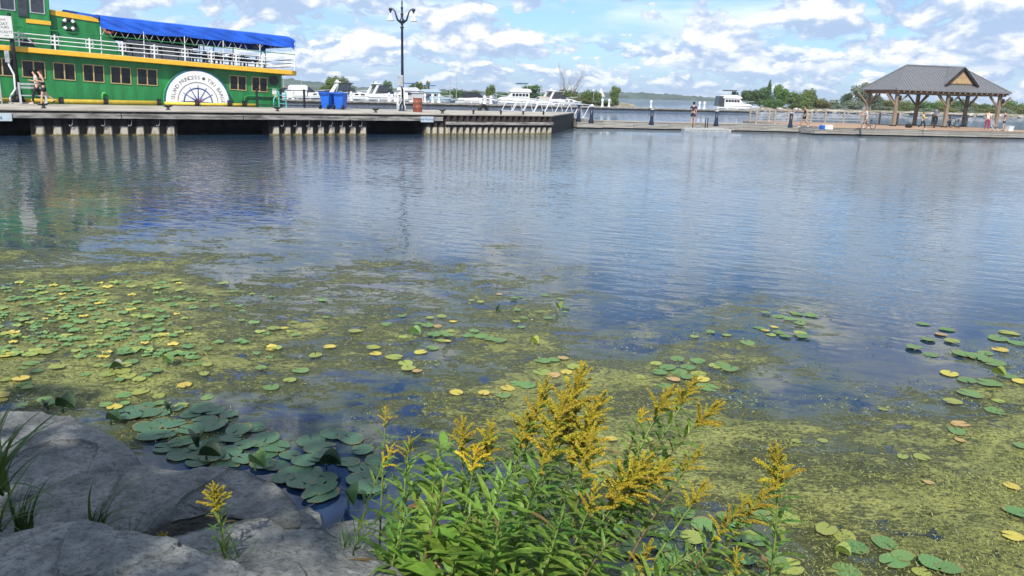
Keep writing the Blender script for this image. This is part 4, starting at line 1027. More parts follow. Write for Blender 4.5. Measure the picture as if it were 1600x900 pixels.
for k in range(7):
    y = gy + .0 + k * .3; g.obox((gx - gw + .02 , y + .0, gz0 - .02), (gx - .03, y, gz1 + .1), .04, .05)
g.build('gable_seams', ROOF, pav)['kind'] = 'stuff'
me = MB(); me.lathe([(.09, .0), (.12, .05), (.12, .35), (.05, .45)], n=8); me = me.mesh('lantern', BLACK)
for x, y in ((.0, -.32), (5.45, -.32), (LP_, -.32)): inst('lantern', me, pav, loc=(x + .1, y, 2.35))

# ------------------------------------------------------------------ people and things on the right docks
def on(px, py, z=FZ): 
    p = at(px, py, z + .2); p.z = z; return p
person('person in navy shirt and navy shorts on the walkway above the white kayak float', on(1082, 192.5), 2.6, 1.72, 'stand', C_NAVY, C_NAVY, SKIN, HAIRD, SKIN, False, .6, arms=('bend', 'hang'))
person('walking woman in black where the walkway meets the pavilion dock', on(1256, 195), -1.9, 1.72, 'walk', C_BLACK, C_BLACK, C_WHITE, HAIRD, SKIN2, False, 0, True, arms=('swing', 'bend'))
p = on(1353, 197); person('man in white shirt bending over a small bike at the left pavilion post', p, -1.35, 1.66, 'walk', C_WHITE, C_KHAKI, C_WHITE, HAIRB, SKIN, False, .6, arms=('fore', 'fore'), lean=.35)
person('child in yellow shirt and dark trousers under the pavilion', on(1440.5, 198.5), 0.9, 1.42, 'walk', C_YEL, C_BLACK, C_WHITE, HAIRB, SKIN, True, 1.4, arms=('bend', 'fore'))
pc = on(1460, 196.5); person('cyclist in slate shirt riding under the pavilion', pc + Vector((0, 0, .14)), 2.6, 1.72, 'cycle', C_BLUEG, C_BLACK, C_BLACK, HAIRD, SKIN2, True, .6, arms=('fore', 'fore'), lean=.25)
person('person in dark clothes sitting behind the middle front pavilion post', on(1478, 195.5), 1.2, 1.7, 'sit', C_BLACK, C_NAVY, C_BLACK, HAIRD, SKIN2, True, .6, arms=('fore', 'bend'))
person('woman in cream top and crimson trousers near the right pavilion post', on(1541.5, 200), 2.6, 1.74, 'stand', C_CREAM, C_RED, SKIN, HAIRB, SKIN, True, .7, arms=('fore', 'hang'), lean=.12)
person('woman in purple shirt and dark shorts beside the white bucket', on(1567.5, 201), -2.2, 1.70, 'stand', C_PURP, C_NAVY, C_BLACK, HAIRB, SKIN, False, .6, arms=('bend', 'fore'))
def bicycle(label, loc, rz, s=1.0, frame=BLACK, group=None, lying=0.0):
    t = thing('bicycle', label, 'bicycle', loc, rz, group); t.scale = (s, s, s); t.rotation_euler = (lying, 0, rz)
    for y in (-.52, .52):
        w = MB(); w.ring((0, y, .34), .32, .03, 'x', 22, 6); w = w.build('wheel', RUBBER, t, True)
        g = MB(); [g.tube([(0, y, .34), (0, y + .31 * math.cos(k * PI / 6), .34 + .31 * math.sin(k * PI / 6))], .004, 3) for k in range(12)]; g.build('spokes', ALU, w)
    g = MB(); ft, bb, st, hd = (0, -.40, .78), (0, .06, .30), (0, .20, .80), (0, -.42, .86)
    for a, b_ in ((ft, bb), (bb, st), (ft, st), (bb, (0, .52, .34)), (st, (0, .52, .34)), (hd, (0, -.52, .34))): g.tube([a, b_], .016, 6)
    g.build('frame', frame, t)
    g = MB(); g.tube([(-.26, -.36, 1.0), (0, -.44, .98), (.26, -.36, 1.0)], .016, 6); g.tube([(0, -.44, .98), hd], .016, 6); g.build('handlebar', BLACK, t)
    g = MB(); g.tube([(0, .10, .92), (0, .22, .93), (0, .34, .94)], [.03, .06, .08], 8); g.tube([st, (0, .22, .92)], .015, 6); g.build('saddle', BLACK, t)
    g = MB(); g.tube([(-.12, .06, .30), (.12, .06, .30)], .02, 6); g.box(-.16, -.08, 0, .12, .2, .22); g.box(.08, .16, 0, .12, .38, .40); g.build('pedals', BLACK, t)
bicycle('black bicycle ridden by the cyclist under the pavilion', pc, 2.6, 1.0)
bicycle('small dark bike held by the man in white shirt', on(1351, 197.5) + PX * .35, -1.35, .75)
bicycle('dark bike leaning far over between the middle and right pavilion posts', on(1489, 197), 1.9, .95, BLACK, None, .9)
t = thing('folding_chair', 'small light folding chair beside the right front pavilion post', 'chair', on(1554, 200.5), .4)
g = MB(); [g.tube([(x, -.2, .45), (x, .25, 0)], .02, 6) for x in (-.25, .25)]; [g.tube([(x, .2, .45), (x, -.25, 0)], .02, 6) for x in (-.25, .25)]; g.build('legs', ALU, t)
g = MB(); g.box(-.26, .26, -.22, .22, .43, .46); g.build('seat', C_GREY, t); g = MB(); g.obox((0, .2, .45), (0, .32, .85), .5, .02, (0, 1, 0)); g.build('backrest', C_GREY, t)
t = thing('bucket', 'white square bucket on the dock right of the woman in purple', 'bucket', on(1577, 201.5), .2)
g = MB(); g.add([(x * .22, y * .2, 0) for x, y in ((-1, -1), (1, -1), (1, 1), (-1, 1))] + [(x * .26, y * .24, .42) for x, y in ((-1, -1), (1, -1), (1, 1), (-1, 1))], [(3, 2, 1, 0), (4, 5, 6, 7), (0, 1, 5, 4), (1, 2, 6, 5), (2, 3, 7, 6), (3, 0, 4, 7)]); g.build('tub', WHITE, t, bevel=.02)
g = MB(); g.box(-.28, .28, -.26, .26, .42, .46); g.build('lid', WHITE, t, bevel=.01)
t = thing('cool_box', 'white cool box with blue end on the dock left of the pavilion', 'cool box', on(1291, 198), .2)
g = MB(); g.box(-.2, .45, -.2, .2, 0, .28); g.build('body', WHITE, t, bevel=.02); g = MB(); g.box(-.46, -.21, -.2, .2, 0, .3); g.build('end', BIN, t, bevel=.02); g = MB(); g.box(-.2, .45, -.21, .21, .285, .34); g.build('lid', WHITE, t, bevel=.02)
t = thing('bag', 'dark bag lying on the pavilion floor by the left back post', 'bag', on(1420, 196), .2)
g = MB(); g.lathe([(.1, 0), (.28, .05), (.3, .2), (.2, .34), (.05, .38)], n=10); g.build('body', C_BLACK, t, True); g = MB(); g.ring((0, 0, .38), .1, .015, 'y', 10, 5, 0, PI); g.build('strap', C_BLACK, t)
# ================================================================== marina beyond
MP0, MP1 = Vector((-44, 126.0, 0)), Vector((54, 172.5, 0))
Md = (MP1 - MP0).normalized(); Mn = Vector((-Md.y, Md.x, 0)); MR = math.atan2(Md.y, Md.x)
def marina_dock(a, b_, label):
    p = MP0 + Md * a; t = thing('marina_dock', label, 'dock', p, MR, 'floating marina docks')
    L = b_ - a; g = MB(); g.box(0, L, 0, 2.2, .42, .62); g.build('deck', PLANK, t)
    g = MB(); g.box(0.02, L - .02, .03, 2.17, -.3, .415); g.build('float', DARKC, t)
    n = int(L / 4); me = MB(); me.box(.02, L / n - .02, -.05, -.004, .3, .62); me = me.mesh('fascia_board', BEAM)
    for i in range(n): inst('fascia_board', me, t, loc=(i * L / n, 0, 0))
marina_dock(-3, 25.5, 'floating marina dock behind the black railing and the blue bins')
marina_dock(26.5, 53, 'floating marina dock behind the lamp post and red barrel')
marina_dock(54, 78, 'floating marina dock behind the gangway')
marina_dock(79, 107, 'floating marina dock behind the person in navy, under the white flybridge yacht')
pd = None
for px, py, lab in ((549, 158, 'behind the right blue bin'), (608, 158.5, 'left of the lamp post'), (618, 159, 'just left of the lamp post'), (664, 160, 'right of the red barrel'), (676, 160.5, 'beyond the red barrel, the farther one'),
                 (686, 158, 'at the bow of the blue canvas boat'), (767, 165.5, 'below the dark canvas cruiser'), (757, 165, 'left of the dark canvas cruiser bow'), (941, 166.5, 'left of a pair by the triangular mark'), (951.5, 167, 'right of a pair by the triangular mark'), (1017, 169, 'standing alone on the open part of the dock'),
                 (1092.5, 171.5, 'left of a pair above the person in navy'), (1100, 172, 'right of a pair above the person in navy'), (448, 152, 'by the green bow'), (458, 152.5, 'right of the green bow')):
    d = ray(px, py); dn = Vector((d[0], d[1], 0)); m0 = MP0 + Mn * 1.0
    k = (m0.x * Md.y - m0.y * Md.x) / (dn.x * Md.y - dn.y * Md.x); loc = Vector((dn.x * k, dn.y * k, .62))
    if pd is None:
        pd = thing('power_pedestal', 'white dock pedestal ' + lab, 'pedestal', loc, 0, 'white pedestals on the marina docks')
        g = MB(); g.lathe([(.32, 0), (.24, .15), (.19, .3), (.17, .95)], n=8); g.build('column', WHITE, pd); g = MB(); g.lathe([(.24, .95), (.27, 1.05), (.24, 1.3), (.1, 1.5)], n=8); g.build('lamp_head', WHITE, pd)
    else: dup(pd, loc, 0, 'white dock pedestal ' + lab)

# ------------------------------------------------------------------ motor boats
def loft_hull(L, B, H, m, t, keel=.35, stripe=None):
    g = MB(); n = 18; rows = []
    for i in range(n + 1):
        u = i / n; x = -L * .5 + L * u
        bw = B / 2 * (1 - max(0, (u - .42) / .58) ** 2.4); bw = max(bw, .02) * (.93 + .07 * min(1, u * 4))
        z1 = H * (.82 + .38 * u ** 2.2); ch = bw * (.9 - .35 * max(0, u - .4)); fl = .22 * u ** 3
        rows.append([(x + fl * 1.4 * 1, 0, -keel + .25 * u ** 4), (x + fl * .5, -ch, .10 + .25 * u ** 3), (x + fl * 2.2, -bw, z1 * .72), (x + fl * 2.8, -bw * 1.01, z1), (x + fl * 2.8, -bw * .88, z1 + .03), (x + fl * 2.8, bw * .88, z1 + .03), (x + fl * 2.8, bw * 1.01, z1), (x + fl * 2.2, bw, z1 * .72), (x + fl * .5, ch, .10 + .25 * u ** 3)])
    m_ = len(rows[0]); vs = [p for r in rows for p in r]
    g.add(vs, [(i * m_ + j, (i + 1) * m_ + j, (i + 1) * m_ + (j + 1) % m_, i * m_ + (j + 1) % m_) for i in range(n) for j in range(m_)] + [tuple(range(m_)), tuple(reversed([n * m_ + j for j in range(m_)]))])
    return g.build('hull', m, t, False)
def block(name, prof, w0, w1, m, t, bev=.03):
    """side profile (x, z) pushed across the boat, narrower at the top"""
    zs = [z for x, z in prof]; za, zb = min(zs), max(zs); n = len(prof); g = MB()
    hw = lambda z: (w0 + (w1 - w0) * (z - za) / max(.01, zb - za)) / 2
    g.add([(x, -hw(z), z) for x, z in prof] + [(x, hw(z), z) for x, z in prof], [tuple(reversed(range(n))), tuple(range(n, 2 * n))] + [(i, (i + 1) % n, n + (i + 1) % n, n + i) for i in range(n)])
    return g.build(name, m, t, bevel=bev)
def boat(label, px, py, back, head, L, style, canopy=CANVASD, hullm=GEL, trim=None):
    d = ray(px, py); dn = Vector((d[0], d[1], 0)); m0 = MP0 + Mn * back
    k = (m0.x * Md.y - m0.y * Md.x) / (dn.x * Md.y - dn.y * Md.x)
    t = thing('motor_boat', label, 'boat', (dn.x * k, dn.y * k, 0), MR + head, 'boats moored in the marina')
    s = L / 9.0; B = 3.1 * s ** .6; H = 1.2 * s ** .7
    loft_hull(L, B, H, hullm, t)
    g = MB(); g.box(-L * .46, L * .30, -B * .515, -B * .485, H * .62, H * .70); g.box(-L * .46, L * .30, B * .485, B * .515, H * .62, H * .70); g.build('rub_stripe', trim or GREYGEL, t)
    S = lambda pts: [(x * s, z * s + (H - 1.2 * s)) for x, z in pts]
    if style in ('express', 'cuddy'):
        c = block('foredeck', S([(-.4, 1.15), (3.6, 1.35), (2.4, 1.75), (.6, 1.95), (-.3, 1.95)]), B * .82, B * .55, hullm, t)
        w = block('windshield', S([(-.9, 1.9), (.9, 1.92), (-.1, 2.65), (-.95, 2.6)]), B * .74, B * .62, SMOKE, t)
        block('cockpit_side', S([(-3.9, 1.1), (-.6, 1.15), (-.6, 1.85), (-3.5, 1.65), (-4.2, 1.4)]), B * .96, B * .9, hullm, t)
        g = MB(); [g.box(x * s, (x + .7) * s, sg * B * .40 - .02, sg * B * .40 + .02, 1.42 * s, 1.6 * s) for x in (.4, 1.4) for sg in (-1, 1)]; g.build('port_window', GLASS, t)
    if style == 'express':
        for sg in (-1, 1):
            g = MB(); y = sg * B * .44
            g.prism([(-3.5 * s, y, 1.6 * s), (-3.0 * s, y, 1.6 * s), (-2.0 * s, y * .92, 3.3 * s), (-2.4 * s, y * .92, 3.3 * s)], (0, .1, 0)); g.build('arch_leg', hullm, t)
        g = MB(); g.box(-2.6 * s, -1.7 * s, -B * .40, B * .40, 3.25 * s, 3.42 * s); g.build('arch_top', hullm, t, bevel=.04)
        g = MB(); g.box(-2.5 * s, .3 * s, -B * .42, B * .42, 3.12 * s, 3.26 * s); cn = g.build('bimini', canopy, t, bevel=.03)
        block('side_curtain', S([(-2.4, 1.85), (-.5, 2.2), (.15, 3.08), (-2.0, 3.08)]), B * .80, B * .74, SMOKE, t)
        g = MB(); [g.tube([(.2 * s, sg * B * .4, 3.2 * s), (-.3 * s, sg * B * .36, 2.5 * s)], .025, 5) for sg in (-1, 1)]; g.build('bimini_frame', ALU, t)
        g = MB(); g.lathe([(.28, 0), (.3, .1), (.2, .28), (.05, .32)], (-2.2 * s, 0, 3.42 * s), 10); g.build('radar_dome', WHITE, t, True)
    if style == 'cuddy':
        block('canvas_enclosure', S([(-3.2, 1.6), (-.5, 1.9), (-.4, 2.75), (-.7, 2.95), (-2.9, 2.9), (-3.2, 2.6)]), B * .86, B * .7, canopy, t)
        g = MB(); g.tube([(-.9 * s, B * .3, 2.9 * s), (-.9 * s, B * .3, 4.6 * s)], .02, 4); g.build('antenna', WHITE, t)
    if style in ('flybridge', 'trawler'):
        block('cabin', S([(-2.9, 1.1), (3.2, 1.35), (2.5, 1.72), (1.3, 1.8), (.3, 2.75), (-2.9, 2.75)]), B * .84, B * .74, hullm, t)
        nw = 5
        for sg in (-1, 1):
            for k_ in range(nw):
                x = -2.7 + k_ * .62
                g = MB(); y = sg * B * .405; g.add([(x * s, y * 1.005, 2.02 * s), ((x + .5) * s, y * 1.005, 2.02 * s), ((x + .5) * s, y * .965, 2.5 * s), (x * s, y * .965, 2.5 * s)] + [(x * s, y * .9, 2.02 * s), ((x + .5) * s, y * .9, 2.02 * s), ((x + .5) * s, y * .87, 2.5 * s), (x * s, y * .87, 2.5 * s)], [(0, 1, 2, 3), (7, 6, 5, 4), (0, 4, 5, 1), (1, 5, 6, 2), (2, 6, 7, 3), (3, 7, 4, 0)]); g.build('cabin_window', GLASS, t)
        block('windshield', S([(.42, 2.1), (1.06, 2.1), (.6, 2.56), (.42, 2.6)]), B * .70, B * .66, SMOKE, t)
        block('flybridge', S([(-3.2, 2.75), (.5, 2.75), (.9, 2.95), (.1, 3.35), (-.3, 3.5), (-3.0, 3.35), (-3.3, 2.95)]), B * .86, B * .8, hullm, t)
        g = MB(); g.box(-2.6 * s, -.4 * s, -B * .36, B * .36, 4.22 * s, 4.40 * s); g.build('bimini', canopy, t, bevel=.03)
        g = MB(); [g.tube([(x * s, sg * B * .35, 3.3 * s), (x * s, sg * B * .35, 4.32 * s)], .025, 5) for sg in (-1, 1) for x in (-2.5, -.5)]; g.build('bimini_frame', ALU, t)
        if style == 'flybridge':
            block('aft_enclosure', S([(-4.2, 1.2), (-2.9, 1.2), (-2.9, 3.2), (-4.0, 3.2)]), B * .8, B * .76, SMOKE, t)
            block('bridge_screen', S([(-.6, 3.42), (.2, 3.35), (-.2, 4.05), (-.6, 4.2)]), B * .74, B * .66, SMOKE, t)
        g = MB(); g.tube([(-2.4 * s, .5, 4.3 * s), (-2.5 * s, .5, 6.0 * s)], .025, 4); g.build('antenna', WHITE, t)
    if style == 'houseboat':
        block('cabin', S([(-3.2, 1.0), (1.6, 1.1), (1.5, 3.0), (-3.2, 3.0)]), B * .9, B * .88, canopy, t)
        for k_ in range(3):
            for sg in (-1, 1):
                g = MB(); g.box((-2.7 + k_ * 1.4) * s, (-1.9 + k_ * 1.4) * s, sg * B * .45 - .02, sg * B * .45 + .02, 1.8 * s, 2.6 * s); g.build('cabin_window', GLASS, t)
        g = MB(); g.box(-3.5 * s, 1.9 * s, -B * .48, B * .48, 3.0 * s, 3.12 * s); g.build('roof', WHITE, t, bevel=.02)
    # bow rail
    pts = [((.5 + 3.6 * q) * s, -B * .46 * (1 - q ** 2.6), (1.95 + .35 * q) * s) for q in [i / 8 for i in range(9)]]
    g = MB(); g.tube(pts, .022, 5); g.tube([(x, -y, z) for x, y, z in pts], .022, 5)
    for x, y, z in pts[::2]:
        for sg in (-1, 1): g.tube([(x, sg * y, z), (x, sg * y, z - .7 * s)], .016, 4)
    g.build('bow_rail', ALU, t)
    me = MB(); me.lathe([(.04, -.3), (.11, -.22), (.12, .2), (.04, .3)], n=8); me = me.mesh('fender', WHITE, True)
    for x in (-2.4, -.2): inst('fender', me, t, loc=(x * s, -B * .54, .55))
    return t
boat('small white cruiser half hidden behind the green boat bow', 447, 150, 16, .2, 7.0, 'express', CANVAST)
boat('white motor yacht with pointed bow right of the black railing', 482, 150, 7, .1, 9.0, 'cuddy', GEL)
boat('big white express yacht with dark bimini and radar arch behind the blue bins', 549, 157, 8, -.15, 9.8, 'express', CANVASD)
boat('white express yacht with teal bimini left of the lamp post', 606, 158, 8, .15, 9.6, 'express', CANVASG)
boat('white flybridge boat with bright blue canvas just right of the lamp post', 645, 159, 8, .5, 8.0, 'trawler', CANVASB)
boat('grey blue houseboat behind the red barrel', 659, 159, 5.5, .9, 6.5, 'houseboat', GREYGEL)
boat('pale blue flybridge cruiser with turquoise cover right of the red barrel', 681, 159, 9, .0, 7.5, 'trawler', CANVASB, mat('pale_blue_gelcoat', (.42, .55, .62), .35, var=.05))
boat('small white cruiser with black canvas enclosure left of the trawler yacht', 746, 164, 5, .1, 8.0, 'cuddy', CANVASD)
boat('large white trawler yacht with teal bimini behind the gangway', 802, 165, 7, 2.75, 9.4, 'trawler', CANVASG)
boat('low white cruiser behind the gangway rails right of the trawler yacht', 838, 165, 5.5, 2.9, 6.5, 'cuddy', CANVAST)
boat('white express cruiser with beige bimini right of the leafy round tree', 875, 166, 6, .05, 9.0, 'express', CANVAST)
boat('tall white flybridge yacht alone at the right end of the marina dock', 1148, 176, 4.5, -.30, 9.6, 'flybridge', CANVASD)
# sailing boat masts seen over the yachts
for px, h, lab in ((444, 9, 'thin bare mast beyond the green bow'), (703, 6.5, 'thin lamp mast over the shrubs right of the red barrel, the left one'), (713, 6.5, 'thin lamp mast over the shrubs right of the red barrel, the right one')):
    p = atY(px, 150, 190); t = thing('mast', lab, 'mast', (p.x, 190, 0))
    g = MB(); g.tube([(0, 0, 0), (0, 0, h)], [.09, .05], 6); g.build('pole', GREYGEL, t); g = MB(); g.tube([(-.6, 0, h * .8), (.6, 0, h * .8)], .03, 5); g.build('spreader', GREYGEL, t)
p = atY(938, 160, 212); t = thing('day_mark', 'white triangular navigation mark among the trees at the island end', 'navigation mark', (p.x, 212, .5))
g = MB(); g.prism([(-1.15, 0, 2.0), (1.15, 0, 2.0), (0, 0, 4.3)], (0, .12, 0)); g.build('triangle', WHITE, t)
g = MB(); [g.tube([(x, .1, 0), (x * .6, .1, 2.2)], .07, 6) for x in (-.8, .8)]; g.build('leg', WHITE, t)
p = atY(926.5, 163, 205); t = thing('light_pole', 'thin lamp pole left of the triangular mark', 'lamp post', (p.x, 205, .4))
g = MB(); g.tube([(0, 0, 0), (0, 0, 3.4)], .06, 6); g.build('pole', GREYGEL, t); g = MB(); g.lathe([(.1, 3.4), (.22, 3.5), (.2, 3.8), (.05, 3.9)], n=8); g.build('lamp_head', WHITE, t)
# ================================================================== trees and shrubs on the islands
def crown_mesh(name, blobs, n, size, m, seed, flat=0.6):
    """many small leaf faces spread through uneven clumps; unit width, unit height"""
    g = np.random.default_rng(seed); B = np.array(blobs, float); vol = B[:, 3] ** 2.2; pick = g.choice(len(B), n, p=vol / vol.sum())
    d = g.normal(size=(n, 3)); d /= np.linalg.norm(d, axis=1)[:, None]
    rad = g.uniform(0.35, 1.0, n) ** 0.45 * (1 + 0.22 * g.normal(size=n).clip(-1.2, 1.2))
    c = B[pick, :3] + d * (B[pick, 3] * rad)[:, None] * np.array([1, 1, .85])
    nrm = d + 0.75 * g.normal(size=(n, 3)); nrm[:, 2] += .25; nrm /= np.linalg.norm(nrm, axis=1)[:, None]
    a = np.cross(nrm, g.normal(size=(n, 3))); a /= np.linalg.norm(a, axis=1)[:, None]; b_ = np.cross(nrm, a)
    s = size * g.uniform(.6, 1.5, n)[:, None]
    V = np.stack([c - a * s, c + b_ * s * flat, c + a * s, c - b_ * s * flat], 1)
    me = bpy.data.meshes.new(name); me.vertices.add(4 * n); me.vertices.foreach_set('co', V.ravel())
    me.loops.add(4 * n); me.loops.foreach_set('vertex_index', np.arange(4 * n, dtype=np.int32))
    me.polygons.add(n); me.polygons.foreach_set('loop_start', np.arange(0, 4 * n, 4, dtype=np.int32))
    me.update(calc_edges=True); me.validate(); me.materials.append(m); return me
def rand_blobs(kind, seed):
    R = random.Random(seed); out = []
    if kind == 'round':
        out = [(0, 0, .55, .27)] + [(R.uniform(-.27, .27), R.uniform(-.27, .27), R.uniform(.28, .80), R.uniform(.10, .2)) for _ in range(15)]
    elif kind == 'cone':
        out = [(R.uniform(-.06, .06), R.uniform(-.06, .06), z, .34 * (1.04 - z) + .05) for z in (.18, .32, .46, .6, .72, .83, .92)] + [(R.uniform(-.3, .3), R.uniform(-.3, .3), R.uniform(.1, .4), .12) for _ in range(6)]
    elif kind == 'shrub':
        out = [(R.uniform(-.38, .38), R.uniform(-.3, .3), R.uniform(.15, .68), R.uniform(.14, .24)) for _ in range(14)]
    elif kind == 'tall':
        out = [(R.uniform(-.2, .2), R.uniform(-.2, .2), z, R.uniform(.12, .2)) for z in (.15, .25, .33, .42, .5, .58, .66, .74, .82, .9) for _ in range(2)]
    return out
CR = {}
for kind, m, nm in (('round', LEAFA, 'a'), ('round', LEAFB, 'b'), ('cone', LEAFB, 'c'), ('shrub', LEAFA, 'd'), ('shrub', LEAFD, 'e'), ('shrub', LEAFC, 'f'), ('tall', LEAFA, 'g'), ('round', LEAFC, 'h')):
    CR[(kind, nm)] = [crown_mesh('crown', rand_blobs(kind, 10 * k + ord(nm)), 2800 if kind != 'shrub' else 2200, .034, m, k + ord(nm)) for k in range(2)]
def trunk_mesh(seed):
    R = random.Random(seed); g = MB(); g.tube([(0, 0, -.05), (.01, 0, .2), (-.01, .01, .45), (0, 0, .75)], [.035, .028, .02, .008], 6)
    for k in range(5):
        a = R.uniform(0, 6.28); z = R.uniform(.2, .5); g.tube([(0, 0, z), (.12 * math.cos(a), .12 * math.sin(a), z + .12), (.25 * math.cos(a), .25 * math.sin(a), z + .28)], [.016, .011, .005], 5)
    return g.mesh('trunk', BARK)
TRK = [trunk_mesh(k) for k in range(3)]
tcount = [0]
def tree(px, top, base, wpx, Y, key, name, label, group=None, zb=.5):
    p = atY(px, base, Y); q = atY(px, top, Y); k = Y / FPX * 1.02
    h = max(1.2, q.z - zb + .3); w = max(1.0, wpx * k * (1.12 if 'tree' in name else 1.4))
    tcount[0] += 1; i = tcount[0]
    t = thing(name, label, 'tree' if 'tree' in name else 'shrub', (p.x, Y, zb - .3), (i * 2.4) % 6.28, group)
    me = CR[key][i % 2]
    inst('crown', me, t, sc=(w, w, h)); inst('trunk', TRK[i % 3], t, sc=(w, w, h) if 'tree' in name else (w * .5, w * .5, h * .7))
G1_ = 'trees and shrubs behind the marina'
for a in ((466, 131, 146, 24, 215, ('shrub', 'e'), 'shrub', 'yellow green shrub on the far shore just right of the green bow'),
          (488, 133, 147, 26, 215, ('shrub', 'e'), 'shrub', 'yellow green shrub on the far shore above the white pointed bow'),
          (508, 131, 146, 16, 205, ('shrub', 'd'), 'shrub', 'low shrub at the left foot of the trees behind the blue bins'),
          (521, 117, 147, 28, 205, ('round', 'a'), 'broadleaf_tree', 'left tree of the tall pair rising behind the blue bins'),
          (543, 119, 147, 24, 208, ('round', 'h'), 'broadleaf_tree', 'right, greyer tree of the tall pair rising behind the blue bins'),
          (585, 126, 149, 13, 205, ('cone', 'c'), 'conifer_tree', 'dark pointed conifer left of the yacht with teal bimini'),
          (595, 131, 149, 10, 205, ('shrub', 'd'), 'shrub', 'small shrub between the pointed conifer and the lamp post trees'),
          (605, 124, 149, 17, 208, ('round', 'a'), 'broadleaf_tree', 'round tree behind the yacht with teal bimini'),
          (649, 123, 150, 19, 206, ('round', 'b'), 'broadleaf_tree', 'dark round tree just right of the lamp post'),
          (661, 127, 150, 14, 206, ('round', 'a'), 'broadleaf_tree', 'smaller round tree touching the dark one right of the lamp post'),
          (669, 128, 150, 9, 206, ('tall', 'g'), 'slim_tree', 'slim small tree right of the turquoise boat cover'),
          (690, 139, 155, 22, 200, ('shrub', 'd'), 'shrub', 'green shrub on the shore behind the stern of the pale blue cruiser'),
          (714, 136, 156, 22, 200, ('shrub', 'd'), 'shrub', 'rounded shrub on the shore left of the black canvas cruiser'),
          (738, 137, 157, 28, 201, ('shrub', 'e'), 'shrub', 'bright shrub on the shore right behind the black canvas cruiser'),
          (766, 130, 158, 20, 202, ('round', 'a'), 'broadleaf_tree', 'small tree between the black canvas cruiser and the trawler yacht'),
          (790, 140, 158, 30, 204, ('shrub', 'd'), 'shrub', 'shrub hidden mostly behind the trawler yacht'),
          (829, 127, 160, 32, 203, ('round', 'b'), 'broadleaf_tree', 'dense dark round tree right of the trawler yacht'),
          (851, 141, 161, 24, 204, ('shrub', 'd'), 'shrub', 'low green shrub right of the dense dark round tree'),
          (879, 136, 162, 24, 206, ('shrub', 'd'), 'shrub', 'shrub below the bare dead tree'),
          (902, 136, 163, 28, 207, ('shrub', 'e'), 'shrub', 'broad shrub right below the bare dead tree'),
          (922, 137, 164, 24, 208, ('shrub', 'd'), 'shrub', 'shrub just left of the triangular mark'),
          (943, 154, 166, 20, 208, ('shrub', 'e'), 'shrub', 'low dry shrub under the triangular mark'),
          (914, 153, 165, 26, 205, ('shrub', 'e'), 'shrub', 'low pale shrub on the shore under the bare dead tree'),
          (960, 135, 165, 19, 209, ('tall', 'g'), 'slim_tree', 'leaning willow like tree at the very end of the marina island')): tree(*a, group=G1_)
G2_ = 'trees and shrubs on the breakwater island'
for a in ((1170, 134, 169, 26, 228, ('round', 'b'), 'broadleaf_tree', 'leftmost dense tree on the island right beside the flybridge yacht'),
          (1186, 131, 170, 28, 230, ('round', 'b'), 'broadleaf_tree', 'second dense tree on the island right of the flybridge yacht'),
          (1199, 124, 170, 16, 231, ('cone', 'c'), 'conifer_tree', 'tall pointed tree topping the dense island clump'),
          (1221, 130, 171, 30, 229, ('round', 'a'), 'broadleaf_tree', 'light green tree right of the dense island clump'),
          (1240, 139, 172, 34, 229, ('shrub', 'd'), 'shrub', 'broad shrub between the two light green island trees'),
          (1262, 136, 172, 26, 230, ('round', 'a'), 'broadleaf_tree', 'second light green tree above the walking woman in black'),
          (1212, 152, 172, 28, 224, ('shrub', 'd'), 'shrub', 'low front shrub on the island shore left of the walking woman'),
          (1250, 154, 173, 30, 223, ('shrub', 'e'), 'shrub', 'low front shrub on the island shore behind the walking woman'),
          (1283, 147, 173, 32, 230, ('shrub', 'e'), 'shrub', 'yellow green shrub right of the walking woman'),
          (1302, 156, 174, 26, 228, ('shrub', 'f'), 'shrub', 'pale low shrub at the dip in the island foliage'),
          (1322, 139, 174, 18, 236, ('round', 'b'), 'broadleaf_tree', 'dark tree at the left side of the silvery willow'),
          (1345, 124, 175, 36, 234, ('round', 'h'), 'silver_willow_tree', 'silvery grey willow at the left end of the pavilion roof'),
          (1332, 150, 175, 26, 230, ('shrub', 'f'), 'shrub', 'silvery shrub at the foot of the willow'),
          (1366, 146, 176, 28, 236, ('round', 'h'), 'silver_willow_tree', 'lower silvery willow behind the left pavilion posts')): tree(*a, group=G2_)
R = random.Random(4)
for i in range(15):
    px = 1372 + i * 15.5; nth = ORD[i]
    tree(px, 153 + R.uniform(-3, 4), 178, 27, 240 + i * 1.2, ('shrub', 'd' if i % 3 else 'e'), 'shrub', nth + ' from the left of the green shrubs forming the hedge behind the pavilion', 'shrubs seen through the pavilion')
    if i % 2 == 0: tree(px + 8, 163 + R.uniform(-2, 3), 179, 26, 234 + i * 1.2, ('shrub', 'e' if i % 4 else 'f'), 'shrub', ORD[i // 2] + ' from the left of the low waterline shrubs behind the pavilion', 'low shrubs at the waterline behind the pavilion')
# bare dead tree
p = atY(887, 160, 206); t = thing('dead_tree', 'bare dead tree with upswept branches above the island shrubs', 'tree', (p.x, 206, .3))
g = MB(); R = random.Random(9)
def branch(p, d, ln, r, depth):
    pts = [p]; dd = d.copy()
    for k in range(3):
        dd = (dd + Vector((R.uniform(-.18, .22), R.uniform(-.2, .2), .06))).normalized(); pts.append(pts[-1] + dd * ln / 3)
    g.tube(pts, [r, r * .8, r * .6, r * .4], 5)
    if depth > 0:
        for k in range(4 if depth > 1 else 3):
            q = pts[1 + (k % 3)]; nd = (dd + Vector((R.uniform(-.75, .85), R.uniform(-.6, .6), R.uniform(-.1, .5)))).normalized(); branch(q, nd, ln * R.uniform(.5, .75), r * .5, depth - 1)
for dx in (-.35, -.05, .3, .6): branch(Vector((dx * .6, 0, 0)), Vector((dx, R.uniform(-.2, .2), 1.3)).normalized(), 5.2, .12, 3)
